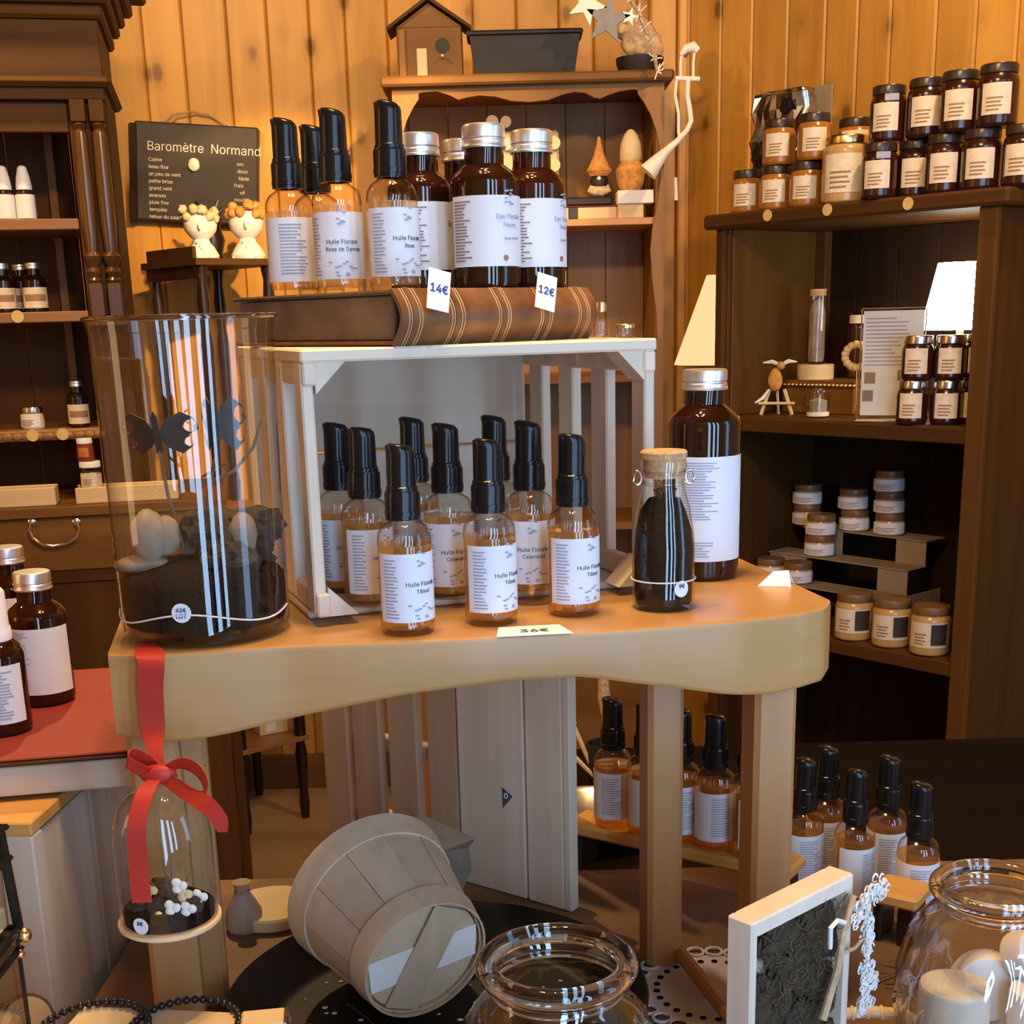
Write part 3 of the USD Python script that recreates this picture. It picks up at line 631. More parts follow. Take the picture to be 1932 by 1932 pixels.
# ------------------------------------------------------------------ black pan and the little basket lying in it
pc = (-.066, .953); PR = .166
t = thing('iron_pan', 'wide shallow black round pan on the table, dusted with pale crumbs', 'pan', (*pc, TZ + .0005), 0)
part(t, 'pan', lathe([(0, 0), (PR * .80, 0), (PR * .86, .003), (PR * .97, .026), (PR, .033), (PR * 1.012, .0345), (PR, .036), (PR * .955, .030), (PR * .84, .008), (PR * .78, .0055), (0, .005)], 72), 'cast_iron')
q = random.Random(11)
cr = []
for i in range(70):
    a, r = q.uniform(0, 2 * PI), PR * .8 * math.sqrt(q.random()); cr.append(move(blob(q.uniform(.0008, .0022), i, .3, sub=1, s=(1.3, 1, .4)), (r * math.cos(a), r * math.sin(a), .006)))
part(t, 'crumbs', cr, 'crumbs', kind='stuff')
hd = []; a0 = math.radians(35)
for k in range(9): s = k / 8; hd.append((PR * math.cos(a0) + s * .085 * math.cos(a0 - .5), PR * math.sin(a0) + s * .085 * math.sin(a0 - .5), .033 + .010 * math.sin(PI * s)))


cb = np.array([-.073, .944, .8165]); ax = np.array([-.50, .835, .215]); ax /= np.linalg.norm(ax)
e1 = np.cross([0, 0, 1.], ax); e1 /= np.linalg.norm(e1); e2 = np.cross(ax, e1)
def tilt(m): v = np.array(m.vertices); return trimesh.Trimesh(v[:, :1] * e1 + v[:, 1:2] * e2 + v[:, 2:3] * ax, m.faces, process=False)
t = thing('veneer_basket', 'small round veneer wood basket tipped on its side in the black pan', 'basket', cb, 0)
r0, r1, bl = .0505, .0695, .104
for k in range(12):
    a0, a1 = 30 * k + .25, 30 * k + 29.75; o = .0007 * (k % 2)
    part(t, 'stave', tilt(wrap(r0 + o, a0, a1, .003, bl, 4, .0016, r1 + o)), 'veneer')
part(t, 'hoop', tilt(wrap(r1 - .0025, 0, 359.9, bl - .022, bl + .001, 48, .0022, r1 + .0022)), 'veneer')
part(t, 'hoop', tilt(wrap(r0 + .0018, 0, 359.9, -.001, .019, 48, .0018, r0 + .0056)), 'veneer')
part(t, 'bottom_board', tilt(lathe([(0, .006), (r0 - .0015, .006), (r0 - .0015, .0075), (0, .0075)], 40)), 'veneer')
def chord(x0, x1, y, z): 
    h0, h1 = math.sqrt(max(0, (r0 - .0012) ** 2 - x0 ** 2)), math.sqrt(max(0, (r0 - .0012) ** 2 - x1 ** 2))
    return hull([(x0, -h0, z), (x0, h0, z), (x1, -h1, z), (x1, h1, z), (x0, -h0, z + .0012), (x0, h0, z + .0012), (x1, -h1, z + .0012), (x1, h1, z + .0012)])
part(t, 'cross_strip', tilt(move(chord(-.017, .013, 0, .0042), rz=84)), 'veneer_pale')
part(t, 'cross_strip', tilt(move(chord(-.016, .014, 0, .0022), rz=24)), 'veneer')
# kraft paper cone behind the basket
P = [atd(*p) for p in ((742, 1552, 1.10), (800, 1540, 1.12), (897, 1582, 1.12), (884, 1600, 1.125), (890, 1640, 1.125), (868, 1690, 1.12), (820, 1640, 1.09), (770, 1575, 1.09))]
c = np.mean(P, 0); t = thing('kraft_paper', 'crumpled piece of brown kraft paper sticking up behind the basket', 'paper', c, 0)
N = len(P); vv = [p - c for p in P] + [np.array([0, -.02, .006])] + [p - c + np.array([0, .0012, 0]) for p in P] + [np.array([0, -.0188, .006])]
ff = [];
for k in range(N): j = (k + 1) % N; ff += [(k, j, N), (N + 1 + j, N + 1 + k, 2 * N + 1), (j, k, N + 1 + k), (j, N + 1 + k, N + 1 + j)]
part(t, 'sheet', trimesh.Trimesh(np.array(vv), np.array(ff), process=False), 'kraft', smooth=False)

# ------------------------------------------------------------------ riser shelf with its row of bottles
RZ = .80; RF = Frame(.049, 1.274, -34.9)
t = thing('riser_shelf', 'narrow orange lit wood riser shelf running diagonally behind the bench legs', 'shelf', RF.w(0, 0, 0), RF.deg)
part(t, 'shelf_board', box(0, .246, 0, .045, RZ - .013, RZ, .003), 'warm_lit_pine')
part(t, 'left_support', box(.004, .018, .004, .041, .7505, RZ - .013), 'ebony'); part(t, 'right_support', box(.226, .240, .004, .041, TZ + .0003, RZ - .013), 'ebony')
t = thing('small_riser', 'small orange lit wood step with a dark foot just right of the moss picture', 'shelf', RF.w(.322, 0, 0), RF.deg)
part(t, 'board', box(0, .044, 0, .045, RZ - .013, RZ, .003), 'warm_lit_pine'); part(t, 'dark_foot', box(.026, .040, .004, .041, TZ + .0003, RZ - .013), 'ebony'); part(t, 'dark_foot', box(.004, .012, .004, .041, TZ + .0003, RZ - .013), 'ebony')
G4 = 'spray bottles in a row on the riser shelf'
rl = [(1157, .0225, 'nearest the grey crate, label in full view', -8), (1219, .0225, 'second from left, partly behind the bench leg', 30), (1283, .0225, 'just right of the rear bench leg', 5), (1347, .0225, 'with full label midway between the bench legs', 14), (1411, .0225, 'half hidden by the front right bench leg', 60)]
pr = None
for px, ly, w, rz in rl:
    loc = RF.w(RF.hit(px, 1560 + (px - 1157) * .28, ly)[0], ly, RZ + .0002)
    if pr is None: pr = spray_bottle('spray_bottle', 'oil spray bottle on the riser shelf ' + w, loc, rz, '', '', G4, plainlabel=True)
    else: dup(pr, 'oil spray bottle on the riser shelf ' + w, loc, rz, G4)
G4b = 'spray bottles on the table behind the riser shelf'
for px, d, w, rz in ((1512, 1.212, 'just right of the front bench leg', 10), (1552, 1.246, 'second from the front bench leg', -10), (1607, 1.176, 'behind the moss picture, orange oil above its label', 42), (1666, 1.212, 'second from the right', -5), (1727, 1.136, 'at the right end beside the glass jar', -3)):
    p = atd(px, 1700, d); dup(pr, 'oil spray bottle behind the riser shelf ' + w, (p[0], d, TZ + .0002), rz, G4b)
# dish and brushes behind it
c = onz(1105, 1652, .716); t = thing('metal_dish', 'shallow silver metal dish on the sideboard behind the riser shelf', 'dish', (c[0] + .012, c[1] + .115, .7155), 0)
part(t, 'dish', lathe([(0, 0), (.055, 0), (.062, .004), (.078, .028), (.082, .030), (.080, .033), (.072, .028), (.058, .007), (0, .005)], 40), 'silver')
t = thing('brush_pot', 'dark pot of wooden brushes behind the leftmost riser bottle', 'pot', (.112, 1.575, .7155), 0, None, .52)
part(t, 'pot', lathe([(0, 0), (.034, 0), (.040, .10), (.042, .135), (.037, .135), (.034, .01), (0, .01)], 24), 'dark_pot')
def brush(x, y, ang, lean, L, w):
    a = math.radians(ang); u = np.array([math.sin(a), lean, math.cos(a)]); p = np.array([x, y, .03])
    part(t, 'brush_handle', tube([p, p + u * L * .68], [.005, .0065], 8), 'raw_pine'); part(t, 'brush_head', tube([p + u * L * .64, p + u * L * .78, p + u * L], [w * .7, w, w * .75], 10), 'bristle')
brush(-.010, -.01, -22, .0, .26, .014); brush(.010, .0, -2, .0, .28, .016); brush(.0, -.02, -42, -.02, .19, .008)

# ------------------------------------------------------------------ glass candy jars
def candy_jar(label, loc, rr, br, hh, seed):
    t = thing('candy_jar', label, 'jar', loc, 0); n = 72
    prof = [(0, .003), (br * .62, 0), (br * .70, .004), (br * .88, hh * .18), (br, hh * .42), (br * .985, hh * .55), (br * .90, hh * .70), (br * .84, hh * .755), (br * .76, hh * .80), (br * .70, hh * .83), (rr * .93, hh * .86), (rr * .90, hh * .895), (rr * .93, hh * .93)]
    m = lathe(prof, n); v = np.array(m.vertices); a = np.arctan2(v[:, 1], v[:, 0]); w = np.clip((v[:, 2] / hh - .06) / .1, 0, 1) * np.clip((.87 - v[:, 2] / hh) / .09, 0, 1)
    k = 1 + .035 * w * np.sin(18 * (a + v[:, 2] * 9)); v[:, 0] *= k; v[:, 1] *= k; m.vertices = v
    part(t, 'body', m, 'jar_glass', smooth=True)
    part(t, 'rim', tube([(rr * math.cos(x), rr * math.sin(x), hh * .955) for x in np.arange(64) * 2 * PI / 64], hh * .036, 10, True), 'rim_glass', smooth=True)
    part(t, 'neck_ring', tube([(rr * .93 * math.cos(x), rr * .93 * math.sin(x), hh * .885) for x in np.arange(64) * 2 * PI / 64], hh * .013, 8, True), 'rim_glass', smooth=True)
    return t
j = atd(1050, 1815, .72); fj = candy_jar('round ribbed clear glass jar at the bottom centre, in front of the black pan', (j[0], j[1], TZ + .0005), .0425, .0655, j[2] - TZ + .006, 1)
part(fj, 'dark_filling', lathe([(0, .006), (.040, .006), (.052, .03), (.054, .05), (.05, .062), (0, .066)], 32), 'soil')
j = atd(1880, 1675, .85); rj = candy_jar('ribbed clear glass jar at the right edge holding white soaps', (j[0], j[1], TZ + .0005), .0395, .0640, j[2] - TZ + .006, 2)
def soap(label, x, y, z, r, h, rx=0, rz=0, m='soap'):
    t_ = thing('soap', label, 'soap', (j[0] + x, j[1] + y, TZ + .004 + z), 0, 'soaps in the glass jar')
    part(t_, 'soap', move(lathe([(0, -h / 2), (r * .82, -h / 2), (r * .95, -h / 2 + .0015), (r, -h / 2 + .005), (r, h / 2 - .005), (r * .95, h / 2 - .0015), (r * .82, h / 2), (0, h / 2)], 28), rx=rx, rz=rz), m)
soap('white soap at the bottom left of the right glass jar', -.022, -.016, .0225, .0225, .038); soap('white soap at the bottom right of the right glass jar', .024, -.016, .0225, .0225, .038); soap('white soap at the bottom back of the right glass jar', .0, .030, .0225, .0225, .038)
soap('big round soap with a cream coloured top at the left in the right glass jar', -.030, -.016, .068, .0245, .046, m='cream')
soap('white round soap standing on edge in the middle of the right glass jar', .006, .022, .068, .025, .024, 82, -8); soap('white soap stacked at the right in the right glass jar', .032, -.014, .064, .0215, .040); soap('white soap leaning on top at the right in the right glass jar', .030, .010, .098, .018, .022, 60, 30)

# ------------------------------------------------------------------ framed moss picture
c0 = atd(1420, 1745, .78); c1 = onz(1612, 1648, c0[2]); yaw = math.degrees(math.atan2(c1[1] - c0[1], c1[0] - c0[0]))
FW, FH, FD = float(np.hypot(*(c1 - c0)[:2])), c0[2] - TZ, .021
t = thing('moss_picture', 'pale wooden box frame filled with dark moss, standing in front of the right bench leg', 'picture', (c0[0], c0[1], TZ + .0004), yaw)
bw = .012
part(t, 'side', box(0, bw * .55, 0, FD, 0, FH), 'frame_wood'); part(t, 'side', box(FW - bw * .55, FW, 0, FD, 0, FH), 'frame_wood')
part(t, 'top_bar', box(bw * .55, FW - bw * .55, 0, FD, FH - bw, FH), 'frame_wood'); part(t, 'bottom_bar', box(bw * .55, FW - bw * .55, 0, FD, 0, bw), 'frame_wood')
part(t, 'back_panel', box(bw * .5, FW - bw * .5, FD - .003, FD - .0005, bw, FH - bw), 'frame_wood')
q = random.Random(4)
part(t, 'moss', [move(blob(.013, 40 + i, .5, 3, 2, (1, .45, 1)), (q.uniform(.017, FW - .016), FD * .45, q.uniform(.02, FH - .022))) for i in range(60)], 'moss')
st = []
for i in range(420):
    x, z = q.uniform(.014, FW - .012), q.uniform(.016, FH - .016); y = FD * .45 - q.uniform(.002, .007); a = q.uniform(0, 6.28); l = q.uniform(.004, .012)
    st.append(tube([(x, y, z), (x + l * math.cos(a) * .6, y - q.uniform(.001, .004), z + l * math.sin(a) * .6), (x + l * math.cos(a + .5), y - q.uniform(0, .004), z + l * math.sin(a + .5))], .00035, 4))
part(t, 'moss_strands', st, 'moss_thread', kind='stuff')
FX = Frame(c0[0], c0[1], yaw)
def inframe(px, py, ly=-.006): x, z = FX.hit(px, py, ly); return (x, ly, z - TZ)
part(t, 'twig', [tube([inframe(1552, 1925), inframe(1580, 1830), inframe(1592, 1760), inframe(1612, 1690)], [.0030, .0027, .0024, .0020], 8), tube([inframe(1588, 1800), inframe(1612, 1790), inframe(1632, 1770)], [.0016, .0014, .0010], 6)], 'wicker')
q = random.Random(9); lace = []
for (px, py, r) in ((1660, 1672, .0075), (1645, 1690, .009), (1630, 1705, .008), (1620, 1725, .0075), (1634, 1740, .006), (1634, 1765, .004), (1636, 1790, .0035), (1632, 1830, .0055), (1628, 1855, .007), (1632, 1880, .007), (1625, 1900, .006), (1645, 1850, .0045)):
    p = np.array(inframe(px, py, -.010))
    for k in range(14):
        c_ = p + [q.uniform(-r, r) * .8, q.uniform(-.004, .002), q.uniform(-r, r) * .9]; rr_ = q.uniform(.0016, .0034); t0_ = q.uniform(0, 6)
        lace.append(tube([c_ + [rr_ * math.cos(t0_ + x), q.uniform(-.0004, .0004), rr_ * 1.2 * math.sin(t0_ + x)] for x in np.linspace(0, 5.2, 7)], .0008, 4))
    lace.append(move(blob(r * .45, q.randrange(999), .5, 3, 1, (1.0, .4, 1.1)), p))
for a, b in ((1634, 1700), (1640, 1815)): pass
lace.append(tube([inframe(1640, 1700, -.009), inframe(1634, 1760, -.011), inframe(1637, 1810, -.010), inframe(1630, 1860, -.011)], .0018, 6))
lace.append(tube([inframe(1566, 1790, -.009), inframe(1567, 1752, -.010), inframe(1580, 1738, -.010), inframe(1594, 1742, -.010)], .0018, 6))
part(t, 'lace_bow', lace, 'lace')
# wicker ring in front of it
h = [(*(onz(px, py, z)[:2]), z) for px, py, z in ((1500, 1955, .775), (1530, 1930, .790), (1580, 1914, .797), (1640, 1908, .799), (1700, 1914, .797), (1745, 1932, .790), (1770, 1960, .775))]
hp = np.array([np.interp(np.linspace(0, 6, 40), range(7), [p[k] for p in h]) for k in range(3)]).T
hp = (hp + np.roll(hp, 1, 0) + np.roll(hp, -1, 0))[1:-1] / 3
hp = np.vstack([[hp[0][0], hp[0][1], TZ + .005], hp, [hp[-1][0], hp[-1][1], TZ + .005]])
t = thing('wicker_handle', 'bound wicker hoop arching across the bottom right of the picture', 'hoop', (0, 0, 0))
part(t, 'cane', tube(hp, .0045, 10), 'wicker')
part(t, 'binding', [tube([hp[i] + .0047 * np.array([0, math.cos(a), math.sin(a)]) for a in np.arange(10) * 2 * PI / 10], .0012, 5, True) for i in range(4, 38, 3)], 'raw_pine')
# doilies
def doily(label, c, r, n, m='cloth_white'):
    t = thing('doily', label, 'doily', (c[0], c[1], TZ + .0004), 0, 'white doilies')
    part(t, 'cloth', lathe([(0, .0), (r, 0), (r + .0004, .0008), (0, .0012)], 48), m)
    part(t, 'lace_edge', [move(tube([(.0075 * math.cos(x), .0075 * math.sin(x), 0) for x in np.arange(10) * 2 * PI / 10], .0014, 5, True), ((r + .006) * math.cos(k * 2 * PI / n), (r + .006) * math.sin(k * 2 * PI / n), .0016)) for k in range(n)], 'lace')
    part(t, 'eyelets', [move(trimesh.creation.cylinder(.0028, .0006, sections=10), ((r - .012) * math.cos(k * 2 * PI / n), (r - .012) * math.sin(k * 2 * PI / n), .0012)) for k in range(n)], 'soil')
doily('white lace doily on the table under the rear bench leg', (.165, 1.005), .062, 26)
doily('white lace doily on the table under the right glass jar', (.335, .835), .085, 34)
q = random.Random(2); tw = []
for i in range(7):
    p = onz(1650 + 20 * i, 1850 + 6 * i, TZ + .004); tw.append(tube([p, p + [q.uniform(-.02, .03), q.uniform(-.02, .02), q.uniform(.0, .006)], p + [q.uniform(.0, .05), q.uniform(-.03, .03), q.uniform(.002, .008)]], .0012, 5))
solo('dry_twigs', tw, 'bark', 'few thin dark twigs scattered on the right doily', 'twigs', kind='stuff')

# ------------------------------------------------------------------ bell jar hanging on a red ribbon
bc = atd(322, 1738, .838); t = thing('bell_jar', 'small glass dome with white dried flowers inside, hung from the bench by the red ribbon', 'bell jar', bc, 0)
r = .0328
part(t, 'glass', lathe([(r * 1.0, .004), (r, .062), (r * .96, .074), (r * .82, .086), (r * .6, .094), (r * .3, .0985), (0, .100)], 40), 'thick_glass')
part(t, 'base', lathe([(0, 0), (r * 1.02, 0), (r * 1.06, .0012), (r * 1.06, .0035), (r * 1.0, .0045), (0, .0045)], 40), 'raw_pine')
q = random.Random(8)
part(t, 'moss_bed', lathe([(0, .0048), (.0305, .0048), (.031, .011), (.024, .016), (0, .018)], 28), 'soil')
part(t, 'moss', [move(blob(.007, 70 + i, .5, 3, 2), (q.uniform(-.019, .019), q.uniform(-.019, .019), .017)) for i in range(16)], 'moss')
for i, (x, y, z) in enumerate(((.0, -.022, .012), (.008, -.022, .020), (.006, -.023, .008), (.016, -.018, .028), (.018, -.02, .018), (.024, -.01, .022), (-.008, -.015, .030), (.014, -.022, .036))):
    part(t, 'flower', [move(blob(.0032, 90 + i * 3 + k, .2, s=(1, .6, 1)), (x + .0028 * math.cos(k * 2.1), y, z + .0028 * math.sin(k * 2.1))) for k in range(3)], 'dried_flower' if i % 3 == 0 else 'white_plaster')
part(t, 'sprig', [tube([(x, -.004, .010), (x * 1.2, -.006, .03), (x * 1.6, -.008, z)], .0006, 5) for x, z in ((.004, .045), (.012, .040), (-.006, .034), (.001, .05))], 'bark')
sticker(t, r, -20, .0115, .0058, ('8€',), h=.0026)
def strip(pts, width, th=.0005, n=8):
    "a ribbon along pts [(point, width direction)]"
    P = np.array([p for p, _ in pts], float); D = np.array([d for _, d in pts], float); m = len(P); s = np.linspace(0, m - 1, (m - 1) * n + 1)
    def at(A, x):
        i = int(min(x, m - 1.0001)); f = x - i; g = lambda k: A[min(max(k, 0), m - 1)]
        a, b, c, d = g(i - 1), g(i), g(i + 1), g(i + 2)
        return .5 * (2 * b + (c - a) * f + (2 * a - 5 * b + 4 * c - d) * f * f + (3 * b - a - 3 * c + d) * f ** 3)
    W = np.atleast_1d(width)
    def fn(u, v):
        x = u * (m - 1); p = at(P, x); d = at(D, x); d = d / np.linalg.norm(d); q = at(P, min(x + .05, m - 1)) - at(P, max(x - .05, 0)); nn = np.cross(q, d); nn /= max(np.linalg.norm(nn), 1e-9)
        return p + d * (v - .5) * np.interp(u, np.linspace(0, 1, len(W)), W), nn
    return grid_solid(fn, (m - 1) * n, 2, th)
X = (1, 0, 0)
top = BZ + .0014
t = thing('red_ribbon', 'red satin ribbon draped over the left end of the bench and tied in a bow', 'ribbon', (0, 0, 0))
fx = lambda px, py, y: atd(px, py, y)
part(t, 'strap', strip([((-.258, .912, top), (.5, 1, 0)), ((-.252, .890, top + .0005), (.6, 1, 0)), ((-.245, .872, top + .001), (1, .4, 0)), ((-.242, .8635, BZ - .003), X), (fx(283, 1300, .8635), X), (fx(288, 1370, .863), X), (fx(293, 1420, .850), X), (fx(300, 1450, .842), X)], [.019, .019, .020, .018, .018, .017, .010, .008]), 'ribbon')
def loop(pts, w, nm): part(t, nm, strip([(fx(*p), d) for p, d in pts], w), 'ribbon')
N_ = (.35, -.5, .8)
loop([((300, 1462, .836), N_), ((270, 1455, .828), N_), ((240, 1437, .822), N_), ((252, 1424, .830), N_), ((285, 1440, .838), N_), ((302, 1460, .838), N_)], .013, 'bow_loop')
loop([((300, 1458, .836), N_), ((340, 1440, .828), N_), ((375, 1455, .818), N_), ((390, 1490, .812), N_), ((370, 1502, .816), N_), ((335, 1480, .826), N_), ((303, 1462, .835), N_)], .012, 'bow_loop')
part(t, 'knot', move(blob(.0085, 3, .15, s=(1.5, .8, .8)), fx(300, 1460, .832)), 'ribbon')
loop([((292, 1468, .828), X), ((272, 1500, .812), X), ((258, 1560, .801), X), ((261, 1630, .800), X), ((268, 1703, .801), X)], [.010, .012, .0125, .0125, .013], 'tail')
loop([((310, 1466, .830), (.6, 0, .6)), ((350, 1495, .818), (.6, 0, .6)), ((385, 1515, .806), (.7, 0, .5)), ((412, 1545, .802), (.9, 0, .2)), ((420, 1570, .802), X)], [.009, .011, .013, .012, .006], 'tail')

# ------------------------------------------------------------------ left: grey box, red topped tray, its bottles
c = onz(85, 1552, .92)
LB = Frame(c[0] - .012, c[1], -4); t = thing('grey_box', 'tall grey wooden box with a bare pine top tinted for warm light under the red tray', 'box', LB.w(0, 0, 0), LB.deg)
part(t, 'front_panel', box(-.42, -.022, .006, .018, 0, .905), 'grey_wood')
for a in (.004, .128, .252): part(t, 'side_board', box(-.016, -.002, a, a + .122, 0, .905), 'grey_wood')
part(t, 'corner_post', box(-.030, 0, 0, .020, 0, .908), 'grey_wood')
part(t, 'top_panel', box(-.43, 0, 0, .376, .908, .92), 'warm_lit_pine')
part(t, 'back_panel', box(-.42, -.016, .362, .374, 0, .905), 'grey_wood'); part(t, 'side_board', box(-.42, -.408, .02, .36, 0, .905), 'grey_wood')
TR = Frame(-.287, 1.07, 10); t = thing('red_tray', 'low grey wooden tray table covered with a red cloth top, holding amber bottles', 'tray', TR.w(0, 0, .9205), TR.deg)
part(t, 'front_board', box(-.55, -.002, 0, .010, .004, .030), 'grey_wood_x'); part(t, 'side_board', box(-.012, 0, .0105, .300, .004, .030), 'grey_wood_x')
part(t, 'runner', box(-.52, -.10, .05, .28, 0, .004), 'walnut_x'); part(t, 'lip', box(-.55, .0, -.002, .30, .0302, .034), 'walnut_x')
part(t, 'red_top', box(-.55, -.004, .000, .298, .0342, .0365), 'red_cloth')
RTZ = .9205 + .0367
t2 = amber_bottle('amber_bottle', 'amber bottle with silver cap on the red tray, nearest the vase, full label showing', stand(90, 1335, RTZ, .027), 5, .0275, .126, 'amber bottles on the red tray', kind=1)
dup(t2, 'amber bottle on the red tray, only its silver cap showing over its neighbour', stand(40, 1262, RTZ, .027), -20)
pc_ = stand(12, 1392, RTZ, .024); t = thing('pump_bottle', 'amber bottle with a white pump cap cut by the left edge, on the red tray', 'bottle', pc_, -8)
part(t, 'glass', lathe([(0, 0), (.0215, 0), (.0240, .004), (.0240, .070), (.021, .078), (.016, .082), (.012, .084)], 32), 'amber_glass')
lb = part(t, 'paper_label', wrap(.0243, -80, 80, .012, .064, 20), 'white_label'); part(lb, 'fine_print', fine_print(.0246, 0, 60, .016, .060, 16, 12), 'pale_ink')
part(lb, 'grey_print', wrap(.0245, -40, 0, .012, .060, 8), 'grey_cloth')
part(t, 'pump_cap', lathe([(.011, .083), (.0155, .083), (.016, .086), (.0155, .094), (.0145, .0955), (.0140, .125), (.012, .128), (0, .129)], 28), 'white_card')
# raised board with bracelets, lantern and casket in the left foreground
bz = .843; a, b = onz(100, 1886, bz), onz(562, 1906, bz)
yaw = math.degrees(math.atan2(b[1] - a[1], b[0] - a[0])); BB = Frame(a[0] + .022, a[1] - .006, yaw); bw_ = float(np.hypot(*(b - a)[:2])) - .036
t = thing('display_block', 'pale wooden display block in the left foreground carrying two bead bracelets', 'block', BB.w(0, 0, TZ + .0004), BB.deg)
part(t, 'block', box(0, bw_, -.22, 0, 0, bz - TZ - .0004, .004), 'raw_pine')
G5 = 'black bead bracelets on the pale block'
def bracelet(label, px, py):
    p = onz(px, py, bz); t = thing('bead_bracelet', label, 'bracelet', (p[0], p[1] - .036, bz + .0031), 0, G5); n = 39
    for k in range(n): a_ = 2 * PI * k / n; part(t, 'bead', move(trimesh.creation.icosphere(1, .0029), (.036 * math.cos(a_), .036 * math.sin(a_), 0)), 'bead_black' , smooth=True)
bracelet('black bead bracelet on the pale block, left one', 205, 1898); bracelet('black bead bracelet on the pale block, right one', 372, 1893)
p = onz(545, 1912, bz); t = thing('foil_packet', 'small creased orange packet with a silver edge at the right end of the pale block', 'packet', (p[0] - .012, p[1] - .012, bz + .0003), 8)
part(t, 'paper', box(-.018, .012, -.014, .009, 0, .006), 'raw_pine'); part(t, 'foil_edge', move(blob(.006, 5, .4, 2, s=(.5, 2.4, .6)), (.013, -.004, .0036)), 'foil')
p = onz(600, 1925, TZ + .03); t = thing('grey_pebble', 'smooth grey stone at the bottom edge between the pale block and the pan', 'stone', (p[0] - .018, p[1] - .105, TZ + .0215), 0); part(t, 'stone', blob(.028, 9, .12, s=(1.1, 1, .75)), 'grey_cloth')
ld = .80; lc = atd(45, 1735, ld); lt = atd(28, 1545, ld)
cw = .075; t = thing('glass_casket', 'dark metal edged glass casket of crystals at the left edge, under the lantern', 'casket', (lc[0] - .004, ld, TZ + .0004), 0); ch = lc[2] - TZ - .006
part(t, 'pane', box(-cw, -.001, -.09, -.001, .004, ch - .004, .001), 'jar_glass')
for x in (-cw, -.003):
    for y in (-.09, -.003): part(t, 'edge_bar', box(x, x + .003, y, y + .003, 0, ch), 'dark_metal')
part(t, 'top_frame', [box(-cw - .002, .002, -.092, .002, ch - .004, ch), box(-cw - .002, .002, -.092, .002, ch - .016, ch - .013)], 'dark_metal')
q = random.Random(3)
for i in range(60): part(t, 'crystal', move(blob(q.uniform(.006, .010), 200 + i, .5, 3, 1), (q.uniform(-cw + .010, -.011), q.uniform(-.082, -.010), .008 + .10 * (i / 60))), ('soil', 'grey_stone', 'bark')[i % 3], smooth=False)
part(t, 'clasp', [move(trimesh.creation.icosphere(2, .005), (.004, -.003, ch - .004)), move(trimesh.creation.icosphere(2, .003), (.001, -.006, ch - .016))], 'brass')
lh = lt[2] - lc[2]; t = thing('black_lantern', 'black metal lantern frame with clear panes cut by the left edge', 'lantern', (lc[0] - .002, ld, lc[2] - .005), 0); lw = .075
for x in (-lw, -.004):
    for y in (-.075, -.004): part(t, 'corner_bar', hull([(x + dx + (-.004 * k), y + dy, z) for k, z in ((0, 0), (1, lh)) for dx in (0, .005) for dy in (0, .005)]), 'dark_metal')
for z in (.0, lh * .70, lh): part(t, 'cross_bar', [box(-lw, .001, -.075, -.071, z - .002, z + .002), box(-lw, .001, -.003, .001, z - .002, z + .002), box(-lw, -lw + .004, -.075, .001, z - .002, z + .002), box(-.004, .0, -.075, .001, z - .002, z + .002)], 'dark_metal')
part(t, 'glass', box(-lw + .005, -.005, -.070, -.006, .003, lh - .003), 'clear_glass'); part(t, 'wooden_floor', box(-lw + .006, -.006, -.069, -.007, .0035, .018), 'raw_pine')
p = onz(62, 1915, TZ + .02); t = thing('wood_slice', 'round slice of a branch with bark, lower left corner beside the pale block', 'wood slice', (p[0] + .002, p[1] - .02, TZ + .024), 0)
part(t, 'slice', move(lathe([(0, -.003), (.021, -.003), (.021, .003), (0, .003)], 24), rx=70, rz=50), 'raw_pine'); part(t, 'bark', move(lathe([(.0212, -.0034), (.0232, -.003), (.0232, .003), (.0212, .0034)], 24), rx=70, rz=50), 'bark')
# at the far edge of the table
p = onz(520, 1712, TZ + .012); t = thing('wood_disc', 'round yellow pale wood slice lying at the back edge of the table behind the pan', 'wood slice', (-.236, 1.175, TZ + .0004), 0)
part(t, 'disc', lathe([(0, 0), (.040, 0), (.042, .002), (.042, .011), (.040, .013), (0, .013)], 40), 'lit_yellow_wood')
p = onz(458, 1762, TZ); t = thing('linen_pouch', 'little pleated linen pouch tied with string, left of the yellow wood slice', 'pouch', (p[0], p[1] + .012, TZ + .0004), 20)
part(t, 'bag', lathe([(0, 0), (.016, 0), (.018, .004), (.017, .018), (.011, .030), (.006, .038), (.0075, .044), (.009, .047), (.0, .046)], 14), 'veneer')
part(t, 'string', tube([(.0068 * math.cos(a), .0068 * math.sin(a), .038) for a in np.arange(16) * 2 * PI / 16] , .0012, 6, True), 'rope')

# ------------------------------------------------------------------ right bookcase
RC = Frame(.475, 3.0, -50); RW, RD = .655, .33
zt = RC.hit(1352, 405, -.02)[1]; zm = RC.hit(1620, 797, 0)[1]; zl = .625
rc = thing('dark_bookcase', 'tall dark walnut bookcase on the right, jars on top and in its shelves', 'bookcase', RC.w(0, 0, 0), RC.deg)
part(rc, 'side_panel', box(0, .022, 0, RD, 0, zt - .030), 'walnut'); part(rc, 'side_panel', box(RW - .022, RW, 0, RD, 0, zt - .030), 'walnut')
part(rc, 'face_post', box(RW - .036, RW + .002, -.014, 0, 0, zt - .030), 'walnut_post'); part(rc, 'face_post', box(-.002, .018, -.014, 0, 0, zt - .030), 'walnut')
for a, b in ((.022, .125), (.126, .229), (.230, .333), (.334, .437), (.438, .541), (.542, RW - .022)): part(rc, 'back_board', box(a, b, RD - .012, RD, 0, zt - .030), 'shaded_board')
